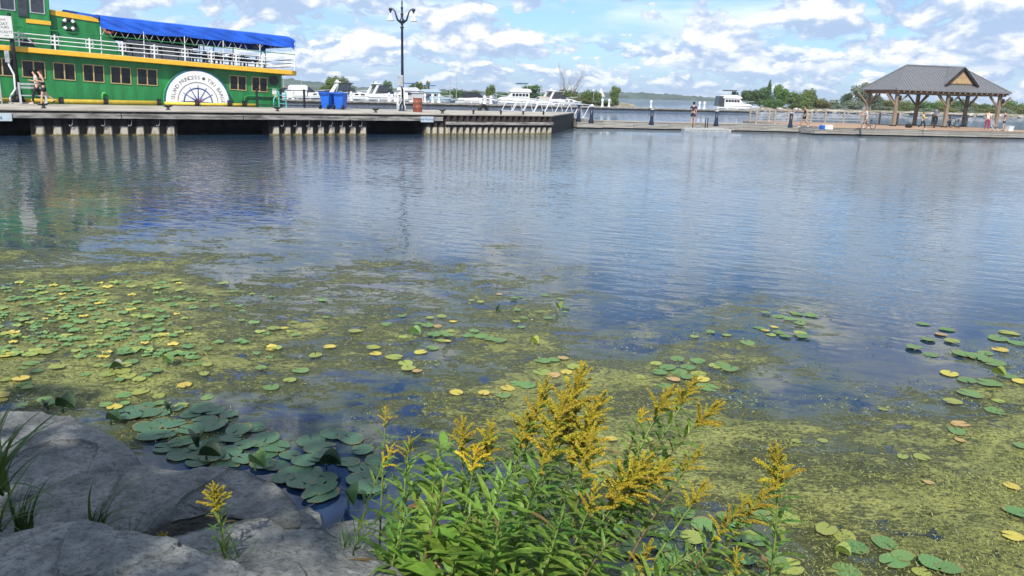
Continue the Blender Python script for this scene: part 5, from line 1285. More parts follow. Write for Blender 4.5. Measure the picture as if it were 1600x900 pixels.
g.build('trunk', DEADW, t, fixn=False)
# ================================================================== rocks at the water's edge
def stone_mat(k=1.0):
    m = bpy.data.materials.new('limestone'); m.use_nodes = True; T = NT(m.node_tree); b = T.n['Principled BSDF']
    b.inputs['Roughness'].default_value = .85
    P = T.new('ShaderNodeNewGeometry').outputs['Position']
    Ps = T.vmath('MULTIPLY', P, (1, 1, 1.6))
    big = T.noise(Ps, 2.2, 6, .65, .3); mid = T.noise(Ps, 9.0, 7, .70, .4); fin = T.noise(T.vmath('MULTIPLY', Ps, (.8, 1.2, 1.6)), 38, 7, .8, .5)
    c = T.mix(T.ramp(big, .3, .7), tuple(k * x for x in (0.185, 0.205, 0.198)), tuple(k * x for x in (0.43, 0.435, 0.40)))
    c = T.mix(T.ramp(mid, .36, .56), T.mix(.34, c, (0.035, 0.037, 0.042)), c)
    c = T.mix(T.math('MULTIPLY', T.ramp(mid, .58, .70), .4), c, (0.52, 0.51, 0.48))
    c = T.mix(T.math('MULTIPLY', T.ramp(T.noise(P, 5, 3), .66, .74), .35), c, (0.24, 0.165, 0.10))
    c = T.mix(T.ramp(fin, .36, .54), T.mix(.62, c, (0.022, 0.023, 0.027)), c)
    c = T.mix(T.math('MULTIPLY', T.ramp(fin, .60, .72), .6), c, (0.56, 0.55, 0.53))
    T.link(c, b.inputs['Base Color'])
    hgt = T.math('ADD', T.math('MULTIPLY', mid, .045), T.math('ADD', T.math('MULTIPLY', fin, .030), T.math('MULTIPLY', big, .06)))
    bn = T.new('ShaderNodeBump'); bn.inputs['Strength'].default_value = .95; bn.inputs['Distance'].default_value = 1.0
    T.put(bn.inputs['Height'], hgt); T.link(bn.outputs[0], b.inputs['Normal'])
    return m
STONES = [stone_mat(k) for k in (0.98, 0.92, 1.42, 1.15)]
def boulder(label, poly, z, base, seed, tilt=(0, 0), pw=7.0, rough=.030, nr=84, na=380, strata=.035, cz=.0, uc=.06, edge=.93):
    pts = [at(x, y, z) for x, y in poly]; P = np.array([(p.x, p.y) for p in pts]); c = P.mean(0)
    t = thing('boulder', label, 'boulder', (c[0], c[1], base), 0, 'limestone boulders on the bank')
    ang = np.linspace(0, 2 * PI, na, endpoint=False); rb = []
    for a in ang:
        d = np.array([math.cos(a), math.sin(a)]); best = 0
        for i in range(len(P)):
            p0 = P[i] - c; p1 = P[(i + 1) % len(P)] - c; e = p1 - p0; den = d[0] * e[1] - d[1] * e[0]
            if abs(den) < 1e-12: continue
            k = (p0[0] * e[1] - p0[1] * e[0]) / den; s_ = (p0[0] * d[1] - p0[1] * d[0]) / den
            if k > 0 and -1e-6 <= s_ <= 1 + 1e-6: best = max(best, k)
        rb.append(best)
    rb = np.array(rb); ker = np.array([1, 2, 3, 2, 1]) / 9.0
    rb = np.convolve(np.concatenate([rb[-2:], rb, rb[:2]]), ker, 'valid')
    H = z - base; vs = [(0, 0, H + cz)]
    so_ = Vector((seed * 3.7, seed * 1.9, seed))
    for i in range(1, nr + 1):
        u = i / nr
        if u < .72: r = u / .72 * edge; zz = 0
        else: w = (u - .72) / .28; r = edge + (1 - edge) * math.sin(min(1, w * 2.5) * PI * .5) + (.05 * w if edge < .95 else 0); zz = -(1 - math.cos(w * PI * .5)) * H; r -= uc * max(0, w - (.25 if edge < .95 else .12)) ** (1.3 if edge < .95 else 1.0)
        for a, R_ in zip(ang, rb):
            x, y = R_ * r * math.cos(a), R_ * r * math.sin(a)
            top = H + zz + tilt[0] * x + tilt[1] * y + cz * (1 - min(1, u / .9) ** 2)
            wx_ = Vector((x + c[0], y + c[1], top))
            q = mnoise.fractal(wx_ * 1.5 + so_, .95, 2.1, 5)
            rd = mnoise.ridged_multi_fractal(wx_ * 2.3 + so_, .9, 2.2, 5, 1.0, 2.0)
            led = mnoise.noise(Vector((x * .6, y * .6, top * 9)) + so_)
            sc = 1 + (.05 * led + .03 * q) * (1 if u > .7 else 0)
            fq = mnoise.ridged_multi_fractal(wx_ * 7.5 + so_, .8, 2.2, 4, 1.0, 2.0) - 1.0
            dz_ = -.011 * fq + rough * q * 1.3 - rough * .42 * (rd - 1.0) * .6 + (strata * round(mnoise.noise(wx_ * 1.1 + so_ * 2) * 2.2) * .5 if u < .75 else 0)
            vs.append((x * sc, y * sc, top + dz_ * (1 if u < .8 else .6)))
    f = [(0, 1 + j, 1 + (j + 1) % na) for j in range(na)] + [(1 + (i - 1) * na + j, 1 + i * na + j, 1 + i * na + (j + 1) % na, 1 + (i - 1) * na + (j + 1) % na) for i in range(1, nr) for j in range(na)]
    me = bpy.data.meshes.new('stone'); me.from_pydata(vs, [], f); me.materials.append(STONES[(seed - 1) % 4])
    me.polygons.foreach_set('use_smooth', [True] * len(me.polygons)); me.update()
    inst('stone', me, t); return t
boulder('grey boulder farthest back at the left edge, its nose reaching into the lily pads', [(-90, 634), (0, 637), (60, 640), (110, 652), (160, 670), (203, 692), (220, 716), (214, 742), (150, 762), (60, 780), (-90, 800)], .34, -.25, 1, tilt=(-.02, -.05), cz=.06)
boulder('broad flat boulder slab with a rounded right end ending at the dark water', [(-30, 850), (20, 790), (100, 758), (215, 730), (300, 734), (378, 740), (430, 760), (460, 784), (474, 808), (470, 824), (425, 824), (335, 800), (285, 808), (215, 832), (110, 842)], .44, -.3, 2, tilt=(.0, .03), cz=.03, uc=.62, edge=.975)
boulder('pale boulder in the bottom left corner, nearest the camera', [(-110, 860), (-20, 838), (50, 824), (108, 822), (160, 833), (190, 850), (250, 864), (320, 880), (382, 903), (430, 940), (300, 1010), (-110, 1010)], .84, -.1, 3, tilt=(.02, .0), cz=.10, uc=.3, edge=.95)
boulder('boulder at the bottom centre with a pale peak beneath the little goldenrod', [(205, 876), (262, 852), (330, 824), (393, 811), (420, 815), (445, 828), (500, 831), (548, 843), (592, 864), (640, 900), (640, 980), (420, 1000), (300, 930)], .66, -.2, 4, tilt=(-.0, .02), cz=.08, uc=.25)
boulder('small brownish boulder half under the flowering plants beside the dark water', [(503, 822), (522, 808), (560, 803), (610, 800), (660, 812), (680, 850), (640, 880), (560, 870), (515, 845)], .10, -.4, 5, pw=5, rough=.04)
boulder('low wet stone at the water line right of the flat slab', [(462, 800), (480, 790), (500, 800), (505, 822), (490, 838), (468, 830)], .04, -.4, 6, rough=.03, nr=30, na=120)

# ================================================================== lily pads
def pad_mat(name, c, c2, r=.5):
    """lily pad: veins running out from the notch, browned patches along the rim"""
    m = mat(name, c, r, vscale=9, c2=c2, rnd=.15, trans=.12, bump=.3, bscale=40); T = NT(m.node_tree)
    b = T.n['Principled BSDF']; src = b.inputs['Base Color'].links[0].from_socket
    P = T.new('ShaderNodeTexCoord').outputs['Object']; sx = T.new('ShaderNodeSeparateXYZ'); T.link(P, sx.inputs[0])
    rad = T.math('SQRT', T.math('ADD', T.math('POWER', sx.outputs['X'], 2.0), T.math('POWER', sx.outputs['Y'], 2.0)))
    an = T.math('ARCTAN2', sx.outputs['Y'], sx.outputs['X'])
    vein = T.math('POWER', T.math('ABSOLUTE', T.math('COSINE', T.math('ADD', T.math('MULTIPLY', an, 8.5), T.math('MULTIPLY', T.noise(P, 3, 2), 2.0)))), 10.0)
    oi = T.new('ShaderNodeObjectInfo').outputs['Random']; off = T.new('ShaderNodeCombineXYZ'); [T.put(off.inputs[i], T.math('MULTIPLY', oi, 40.0 + 7 * i)) for i in range(3)]
    nz = T.noise(T.vmath('ADD', P, off.outputs[0]), 2.6, 5, .7)
    col = T.mix(T.math('MULTIPLY', vein, .35), src, tuple(min(1, x * 1.7 + .02) for x in c))
    brown = T.math('MULTIPLY', T.ramp(T.math('ADD', T.math('MULTIPLY', T.math('SUBTRACT', nz, .5), 1.3), rad), .98, 1.14), .85)
    col = T.mix(brown, col, (.30, .20, .06))
    col = T.mix(T.math('MULTIPLY', T.ramp(nz, .62, .70), .6), col, (.12, .10, .03))
    T.link(col, b.inputs['Base Color']); return m
PADG = pad_mat('pad_green', (.165, .30, .085), (.10, .21, .06)); PADY = pad_mat('pad_yellow_green', (.34, .38, .075), (.20, .29, .06))
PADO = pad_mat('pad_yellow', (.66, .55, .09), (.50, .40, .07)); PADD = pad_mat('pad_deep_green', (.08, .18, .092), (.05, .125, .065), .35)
PADB = pad_mat('pad_orange_brown', (.60, .42, .16), (.36, .22, .08))
def pad_mesh(seed, m):
    R = random.Random(seed); n = 26; vs = [(0, 0, .004)]; rings = (.33, .68, .9, 1.0); el = R.uniform(1.0, 1.25); ph = R.uniform(0, 6)
    for r in rings:
        for j in range(n):
            a = .16 + (2 * PI - .32) * j / (n - 1); wv = 1 + .035 * math.sin(3 * a + ph) + .02 * math.sin(7 * a + ph * 2)
            notch = 1 - (.12 if j in (0, n - 1) else 0) * (r > .8)
            vs.append((r * wv * notch * el * math.cos(a), r * wv * notch * math.sin(a), .004 + .045 * r ** 3 * (1 + .8 * math.sin(2 * a + ph)) * .55 + .014 * math.sin(5 * a + ph) * r))
    f = [(0, 1 + j, 2 + j) for j in range(n - 1)]
    for k in range(3): f += [(1 + k * n + j, 1 + (k + 1) * n + j, 2 + (k + 1) * n + j, 2 + k * n + j) for j in range(n - 1)]
    me = bpy.data.meshes.new('lily_pad'); me.from_pydata(vs, [], f); me.materials.append(m); me.polygons.foreach_set('use_smooth', [True] * len(f)); return me
PM = {k: [pad_mesh(i * 5 + j, m) for j in range(4)] for i, (k, m) in enumerate((('g', PADG), ('y', PADY), ('o', PADO), ('d', PADD), ('b', PADB)))}
NAMES = {'g': 'green', 'y': 'yellow green', 'o': 'bright yellow', 'd': 'deep green', 'b': 'orange brown'}
PR_ = random.Random(21); zlev = [0]
PADK = .62; PADS = {}
def pad(px, py, k, r, where, group):
    p = at(px, py); zlev[0] = (zlev[0] + 1) % 7
    r = r * PADK * (1.22 if k == 'd' else 1)
    o = inst('lily_pad', PM[k][PR_.randrange(4)], loc=(p.x, p.y, .004 + .0035 * zlev[0]), rot=(PR_.uniform(-.05, .05), PR_.uniform(-.05, .05), PR_.uniform(0, 6.28)), sc=(r, r, r))
    tag(o, None, 'lily pad', group); PADS.setdefault((where, k), []).append((px, py, o))
# centre of the bay, read off one by one
for px, py, k, r in ((628, 494, 'g', .085), (604, 508, 'g', .10), (672, 498, 'y', .07), (690, 496, 'y', .09), (652, 508, 'g', .08), (668, 511, 'g', .11), (683, 510, 'b', .08), (708, 503, 'o', .07), (690, 521, 'g', .11), (703, 519, 'y', .08), (678, 525, 'g', .12), (700, 526, 'g', .10),
                     (583, 546, 'y', .10), (587, 553, 'o', .09), (657, 551, 'o', .10), (676, 545, 'g', .10), (616, 560, 'y', .12), (634, 570, 'y', .11), (638, 578, 'y', .11), (652, 583, 'b', .07), (630, 527, 'y', .08), (690, 533, 'y', .08), (699, 534, 'o', .06),
                     (555, 519, 'y', .11), (515, 544, 'o', .10), (493, 558, 'y', .10), (428, 516, 'y', .11), (443, 513, 'o', .08), (461, 504, 'y', .07), (507, 514, 'g', .07), (470, 581, 'g', .12), (424, 608, 'g', .11), (453, 597, 'y', .09), (408, 578, 'g', .08), (424, 546, 'o', .08),
                     (733, 525, 'g', .11), (755, 527, 'g', .13), (766, 531, 'g', .11), (781, 534, 'g', .11), (741, 520, 'g', .09), (808, 487, 'g', .07), (818, 497, 'g', .07), (807, 503, 'y', .07), (815, 512, 'g', .07), (842, 489, 'g', .07), (856, 499, 'g', .08), (884, 482, 'g', .07), (803, 468, 'g', .07), (815, 465, 'g', .06), (851, 462, 'g', .07), (876, 468, 'g', .07), (751, 473, 'y', .07), (737, 471, 'y', .06), (780, 462, 'b', .06), (882, 490, 'g', .06),
                     (847, 582, 'y', .13), (866, 587, 'b', .09), (885, 583, 'o', .09), (897, 575, 'y', .11), (848, 566, 'g', .11), (866, 565, 'g', .09), (880, 563, 'b', .08), (807, 600, 'g', .10), (824, 603, 'g', .12), (793, 608, 'o', .10), (787, 620, 'g', .10), (713, 616, 'o', .09), (756, 617, 'o', .08)):
    pad(px, py, k, r, 'the open middle of the bay', 'lily pads in the middle of the bay')
# right of centre
for px, py, k, r in ((1196, 491, 'g', .10), (1216, 495, 'g', .12), (1240, 489, 'y', .08), (1246, 492, 'g', .10), (1268, 494, 'g', .13), (1232, 500, 'g', .11), (1252, 503, 'g', .11), (1250, 508, 'g', .10), (1187, 513, 'g', .11), (1196, 517, 'o', .08), (1210, 512, 'o', .07), (1217, 521, 'g', .11), (1227, 527, 'g', .10), (1250, 523, 'y', .12), (1255, 528, 'g', .11), (1168, 536, 'g', .12), (1205, 524, 'y', .08), (1136, 525, 'y', .08), (1110, 520, 'g', .08), (1085, 528, 'y', .08)):
    pad(px, py, k, r, 'the loose group right of the bay middle', 'lily pads right of the middle')
for px, py, k, r in ((1043, 577, 'g', .12), (1030, 585, 'g', .11), (1060, 582, 'g', .13), (1075, 575, 'g', .12), (1092, 586, 'y', .11), (1118, 574, 'y', .11), (1140, 578, 'g', .13), (1098, 596, 'o', .10), (1052, 596, 'b', .09), (1040, 604, 'g', .11), (1105, 606, 'g', .14), (1058, 562, 'g', .11), (1090, 566, 'g', .12), (1128, 572, 'g', .10), (1025, 571, 'y', .09), (1073, 592, 'g', .10), (1000, 590, 'y', .08)):
    pad(px, py, k, r, 'the patch above the right hand plumes', 'lily pads above the right hand flowers')
for px, py, k, r in ((1442, 507, 'g', .11), (1480, 516, 'g', .12), (1470, 524, 'b', .10), (1450, 532, 'g', .12), (1487, 535, 'y', .12), (1428, 545, 'g', .13), (1455, 555, 'g', .11), (1576, 521, 'y', .16), (1560, 530, 'g', .17), (1590, 538, 'g', .15), (1505, 555, 'g', .17), (1527, 560, 'g', .16), (1552, 570, 'g', .17), (1540, 552, 'g', .12), (1562, 547, 'o', .13), (1483, 585, 'o', .13), (1510, 596, 'g', .13), (1545, 601, 'g', .17), (1514, 618, 'g', .15), (1488, 631, 'y', .12), (1560, 627, 'y', .08), (1555, 643, 'g', .12), (1500, 664, 'b', .10), (1495, 676, 'g', .10), (1594, 598, 'o', .11), (1575, 590, 'g', .12)):
    pad(px, py, k, r, 'the group at the right edge', 'lily pads at the right edge')
# bottom right
for px, py, k, r in ((1290, 832, 'y', .10), (1318, 838, 'y', .11), (1336, 856, 'g', .11), (1381, 850, 'g', .11), (1397, 880, 'g', .12), (1410, 872, 'g', .09), (1456, 884, 'g', .12), (1482, 893, 'g', .10), (1322, 893, 'g', .12), (1440, 896, 'y', .08)):
    pad(px, py, k, r, 'the bottom right corner', 'lily pads in the bottom right corner')
for px, py, k, r in ((1440, 716, 'y', .09), (1580, 762, 'o', .08), (1588, 803, 'g', .11), (1582, 842, 'o', .09), (1285, 693, 'y', .06), (1380, 640, 'y', .06), (1244, 690, 'y', .06), (1410, 715, 'y', .06), (1500, 690, 'b', .06), (1450, 757, 'b', .05), (1595, 700, 'g', .09)):
    pad(px, py, k, r, 'the wide olive weed at right', 'single lily pads on the weed at right')
for i in range(30):
    px = PR_.uniform(930, 1260); py = PR_.uniform(790, 905)
    if py < 815 and px < 1010: px += 60
    pad(px, py, PR_.choice('ggggy'), PR_.uniform(.08, .125), 'the crowd below the right goldenrod', 'lily pads below the right hand goldenrod')
for px, py, k, r in ((930, 748, 'g', .10), (945, 742, 'y', .09), (905, 770, 'g', .11), (950, 760, 'o', .07), (1010, 690, 'y', .08), (955, 690, 'o', .07), (890, 690, 'o', .06)):
    pad(px, py, k, r, 'the gaps among the plumes', 'lily pads between the plumes')
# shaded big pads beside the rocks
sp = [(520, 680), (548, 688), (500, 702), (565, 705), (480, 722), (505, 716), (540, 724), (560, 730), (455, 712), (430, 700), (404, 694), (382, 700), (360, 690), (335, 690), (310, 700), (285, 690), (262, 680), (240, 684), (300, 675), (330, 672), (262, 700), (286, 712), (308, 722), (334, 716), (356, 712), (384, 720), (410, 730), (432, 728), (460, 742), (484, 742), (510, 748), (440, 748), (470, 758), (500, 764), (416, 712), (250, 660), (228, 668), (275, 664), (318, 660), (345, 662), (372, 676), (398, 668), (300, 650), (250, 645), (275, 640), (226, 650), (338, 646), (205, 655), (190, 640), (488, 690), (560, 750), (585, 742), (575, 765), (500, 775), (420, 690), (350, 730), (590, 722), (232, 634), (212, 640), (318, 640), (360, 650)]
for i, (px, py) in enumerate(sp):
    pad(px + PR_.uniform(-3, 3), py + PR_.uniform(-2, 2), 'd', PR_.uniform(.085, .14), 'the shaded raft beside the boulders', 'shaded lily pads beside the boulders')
# crowded sunlit mat on the left: the nearest as single pads, the small far ones together
near_left = []
tries = 0
while len(near_left) < 48 and tries < 4000:
    tries += 1; px, py = PR_.uniform(0, 330), PR_.uniform(545, 640)
    if all(((px - a) / 15) ** 2 + ((py - b_) / 5) ** 2 > 1 for a, b_ in near_left): near_left.append((px, py))
for px, py in near_left:
    pad(px, py, PR_.choice('ggggggyyyo'), PR_.uniform(.065, .115), 'the sunlit mat beyond the boulders', 'sunlit lily pads beyond the boulders')
g = MB()
for i in range(400):
    px, py = PR_.uniform(-20, 300) if PR_.random() < .8 else PR_.uniform(300, 520), PR_.uniform(440, 560)
    if PR_.random() > 1.15 - abs(px - 110) / 420: continue
    p = at(px, py); r = PR_.uniform(.03, .066); a0 = PR_.uniform(0, 6.28); z = .004 + .0006 * (i % 40); g.mat(PR_.choice([0, 0, 0, 0, 0, 0, 0, 1, 1, 2]))
    ring_ = [(p.x + r * math.cos(a0 + .15 + 5.98 * j / 11), p.y + r * math.sin(a0 + .15 + 5.98 * j / 11), z + .006 * math.sin(j * 2.1)) for j in range(12)]
    g.add([(p.x, p.y, z)] + ring_, [(0, 1 + j, 2 + j) for j in range(11)])
MATM = [mat('pad_mat_' + str(i), c, .5, vscale=3, c2=c2) for i, (c, c2) in enumerate((((.165, .30, .085), (.10, .21, .06)), ((.34, .38, .075), (.20, .29, .06)), ((.66, .55, .09), (.50, .40, .07))))]
tag(g.build('lily_pad_mat', MATM, fixn=False), 'dense mat of small lily pads far out on the left of the bay', 'lily pads', kind='stuff')

for (where, k), L in PADS.items():
    L.sort(key=lambda q: q[1]); nr = max(1, math.ceil(len(L) / 12)); per = math.ceil(len(L) / nr)
    RN = {1: ['']}.get(nr) or {2: ['far row of ', 'near row of '], 3: ['far row of ', 'middle row of ', 'near row of '], 4: ['farthest row of ', 'second row of ', 'third row of ', 'nearest row of ']}.get(nr) or ['farthest row of ', 'row two of ', 'row three of ', 'row four of ', 'row five of ', 'row six of ', 'nearest row of '][:nr]
    for i in range(nr):
        row = sorted(L[i * per:(i + 1) * per], key=lambda q: q[0])
        for j, (a, b_, o) in enumerate(row):
            o['label'] = NAMES[k] + ' pad' + (', %s from left, ' % ORD[j] if len(row) > 1 else ', only one, ') + RN[i] + where
# pads standing up out of the water, folded
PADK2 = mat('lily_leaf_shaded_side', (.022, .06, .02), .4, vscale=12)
def folded_leaf(px, py, h, rz, label, m):
    p = at(px, py); t = thing('folded_lily_leaf', label, 'lily leaf', (p.x, p.y, 0), rz, 'lily leaves standing out of the water')
    n = 12; vs = []; 
    for s in (-1, 1):
        for i in range(n + 1):
            q = i / n; wv = math.sin(q * PI) ** .6
            for k in (0, .5, 1): vs.append((s * (.10 + .10 * k) * wv * h * 1.6 * k, (q - .5) * h * 1.7 * .6 - k * .02, .012 + h * (.25 + .75 * k * wv * .9) * .95))
    f = []
    for s in (0, 1):
        o_ = s * (n + 1) * 3
        for i in range(n):
            for k in range(2): f.append((o_ + i * 3 + k, o_ + (i + 1) * 3 + k, o_ + (i + 1) * 3 + k + 1, o_ + i * 3 + k + 1))
    me = bpy.data.meshes.new('blade'); me.from_pydata(vs, [], f); me.materials.append(m); me.polygons.foreach_set('use_smooth', [True] * len(f)); inst('blade', me, t)
    g = MB(); g.tube([(0, 0, -.1), (0, .01, h * .3)], .008, 5); g.build('stem', m, t)
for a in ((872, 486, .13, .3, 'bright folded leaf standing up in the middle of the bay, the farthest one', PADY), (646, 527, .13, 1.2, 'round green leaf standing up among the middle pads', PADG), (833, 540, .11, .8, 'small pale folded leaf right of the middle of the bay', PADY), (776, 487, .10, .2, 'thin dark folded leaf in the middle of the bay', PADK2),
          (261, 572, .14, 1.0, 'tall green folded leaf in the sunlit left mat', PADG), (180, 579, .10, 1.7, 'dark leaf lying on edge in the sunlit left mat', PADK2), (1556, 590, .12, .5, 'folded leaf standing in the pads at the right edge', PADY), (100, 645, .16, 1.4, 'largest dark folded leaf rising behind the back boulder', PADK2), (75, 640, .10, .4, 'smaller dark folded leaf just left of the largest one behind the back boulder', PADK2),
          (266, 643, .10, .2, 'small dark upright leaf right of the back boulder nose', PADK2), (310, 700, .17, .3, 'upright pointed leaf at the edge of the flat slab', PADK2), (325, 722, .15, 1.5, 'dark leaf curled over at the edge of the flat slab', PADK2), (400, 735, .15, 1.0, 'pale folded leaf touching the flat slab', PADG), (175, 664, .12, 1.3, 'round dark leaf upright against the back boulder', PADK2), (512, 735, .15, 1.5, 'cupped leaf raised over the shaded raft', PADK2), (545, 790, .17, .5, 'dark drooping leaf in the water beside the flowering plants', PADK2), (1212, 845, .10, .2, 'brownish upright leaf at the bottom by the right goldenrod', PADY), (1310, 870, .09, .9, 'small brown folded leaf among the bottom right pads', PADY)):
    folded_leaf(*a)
# ================================================================== goldenrod and grasses on the bank
LEAFG = mat('goldenrod_leaf', (.165, .29, .04), .45, vscale=9, c2=(.075, .15, .022), rnd=.28, trans=.35)
LEAFL = mat('goldenrod_leaf_light', (.25, .42, .065), .45, vscale=9, c2=(.17, .32, .045), rnd=.15, trans=.4)
STEM = mat('goldenrod_stem', (.20, .27, .06), .6, var=.2, vscale=6); STEMD = mat('stem_brown', (.18, .13, .06), .7, var=.2)
FLOW = mat('goldenrod_flower', (.56, .46, .03), .7, vscale=25, c2=(.36, .29, .022), rnd=.14, trans=.2)
FLOWB = mat('goldenrod_flower_bright', (.78, .60, .03), .7, vscale=25, c2=(.6, .42, .02), rnd=.08, trans=.2)
GRASSM = mat('grass_blade', (.085, .16, .035), .5, vscale=5, c2=(.05, .10, .02), rnd=.25, trans=.3)
def leaf_mesh(seed, m, droop=.38, w=.084, fold=.3):
    """narrow leaf along +X, unit length, folded along the midrib and bent down towards the tip"""
    R = random.Random(seed); n = 6; vs = []; dr = droop * R.uniform(.6, 1.5); tw = R.uniform(-.3, .3)
    for i in range(n + 1):
        q = i / n; hw = w * (math.sin(min(1, q * 1.02) * PI) ** .8) * (1.15 - .5 * q) + .002; x = q * (1 - .12 * q * dr); z = .10 * q - dr * q * q * .7
        for s in (-1, 0, 1): vs.append((x, s * hw * math.cos(tw * q) , z + abs(s) * hw * fold + s * hw * math.sin(tw * q)))
    f = []
    for i in range(n):
        for k in (0, 1): f.append((i * 3 + k, (i + 1) * 3 + k, (i + 1) * 3 + k + 1, i * 3 + k + 1))
    me = bpy.data.meshes.new('leaf'); me.from_pydata(vs, [], f); me.materials.append(m); me.polygons.foreach_set('use_smooth', [True] * len(f)); return me
LM = [leaf_mesh(i, LEAFG) for i in range(6)]; LML = [leaf_mesh(i + 30, LEAFL) for i in range(4)]; LMW = [leaf_mesh(i + 60, LEAFL if i % 2 else LEAFG, .5, .21, .15) for i in range(4)]
LEAFW = mat('withered_leaf', (.26, .19, .06), .6, vscale=9, c2=(.15, .10, .035), rnd=.25, trans=.2); LMB = [leaf_mesh(i + 90, LEAFW, .9, .06, .5) for i in range(2)]
def spray_mesh(seed, m, n=240):
    """one arching flower branch along +X with florets crowding its upper side"""
    g = np.random.default_rng(seed); V = []; F = []
    mb = MB(); pts = [(q, 0, .32 * q - .42 * q * q) for q in np.linspace(0, 1, 6)]; mb.mat(1).tube(pts, [.018, .016, .013, .010, .007, .004], 4)
    mb.mat(0)
    for i in range(n):
        q = g.uniform(.08, 1.0); r = .085 * (1.1 - .6 * q) * math.sqrt(g.uniform(.1, 1)); a = g.uniform(-.35, PI + .35)
        c = Vector((q, r * math.cos(a), .32 * q - .42 * q * q + r * math.sin(a) + .018)); s = g.uniform(.026, .052); d = [Vector(x).normalized() * s for x in g.normal(size=(4, 3))]
        mb.add([c + d[0], c + d[1], c + d[2], c + d[3]], [(0, 1, 2), (0, 2, 3), (0, 3, 1), (1, 3, 2)])
    return mb.mesh('flower_spray', [m, STEM], fixn=False)
SM = [spray_mesh(i, FLOW) for i in range(6)]; SMB = [spray_mesh(i + 20, FLOWB) for i in range(3)]
def frame(d, up=Vector((0, 0, 1))):
    d = d.normalized(); y = up.cross(d)
    y = y.normalized() if y.length > 1e-4 else Vector((0, 1, 0)); z = d.cross(y)
    return Matrix(((d.x, y.x, z.x), (d.y, y.y, z.y), (d.z, y.z, z.z)))
GR = random.Random(77); LK = 1.5
def goldenrod(tip, base, label, nl=34, nf=12, fl=.12, ll=.115, bare=.12, head=.30, fm=None, lm=None, Yt=3.2, Yb=None, cat='goldenrod', rad=.0055, curl=0.0, group='goldenrod stems on the bank'):
    """tip and base are photo pixels on vertical planes Yt and Yb"""
    Yb = Yb or Yt; T_ = atY(tip[0], tip[1], Yt); B_ = atY(base[0], base[1], Yb)
    t = thing('goldenrod', label, cat, B_, 0, group); v = T_ - B_; L = v.length
    side = Vector((v.y, -v.x, 0)) * .0 + Vector((0, 0, 1)) * L * .10 + Vector((GR.uniform(-.04, .04), GR.uniform(-.04, .04), 0)) * L
    def pt(q): return v * q + side * 4 * q * (1 - q) * .8 + Vector((curl * q * q * L * .3, 0, -abs(curl) * q ** 3 * L * .15))
    pts = [pt(i / 14) for i in range(15)]
    g = MB(); g.tube(pts, [rad * (1.25 - .95 * i / 14) for i in range(15)], 6); g.build('stem', STEM if GR.random() < .7 else STEMD, t, True)
    a = GR.uniform(0, 6.28); lm = lm or LM
    nl = int(nl * 1.3); nf = int(nf * 1.3)
    for i in range(nl):
        q = bare + (1 - bare - .02) * (i + GR.random() * .6) / nl; p = pt(q); tg = (pt(min(1, q + .02)) - pt(q - .02)).normalized(); a += 2.4
        x = tg.orthogonal().normalized(); y = tg.cross(x); out = x * math.cos(a) + y * math.sin(a)
        d = (out * GR.uniform(.75, 1.0) + tg * GR.uniform(.35, .8)).normalized()
        s = ll * LK * (1.15 - .70 * q ** 1.6) * GR.uniform(.75, 1.2) * (.75 if q > 1 - head else 1)
        mm = frame(d).to_4x4() @ Matrix.Scale(s, 4); mm.translation = p
        u = GR.random(); inst('leaf', LMB[GR.randrange(2)] if u < .035 + .05 * (q < .3) else (LML[GR.randrange(4)] if u < .2 else lm[GR.randrange(len(lm))]), t, mtx=mm)
    fm = fm or SM
    for i in range(nf):
        w = (i + .5) / nf; q = 1 - head + head * w; p = pt(min(1, q)); tg = (pt(min(1, q)) - pt(q - .04)).normalized(); a += 2.4
        x = tg.orthogonal().normalized(); y = tg.cross(x); out = x * math.cos(a) + y * math.sin(a)
        d = (out * (1.0 - .55 * w) + tg * (.45 + .8 * w) + Vector((0, 0, .25))).normalized(); s = fl * (1.25 - .65 * w) * GR.uniform(.75, 1.15)
        mm = frame(d).to_4x4() @ Matrix.Scale(s, 4); mm.translation = p; inst('flower_spray', fm[GR.randrange(len(fm))], t, mtx=mm)
    if nf:
        mm = frame((pt(1) - pt(.95)) + Vector((0, 0, .02))).to_4x4() @ Matrix.Scale(fl * .75, 4); mm.translation = pt(.985); inst('flower_spray', fm[0], t, mtx=mm)
    return t
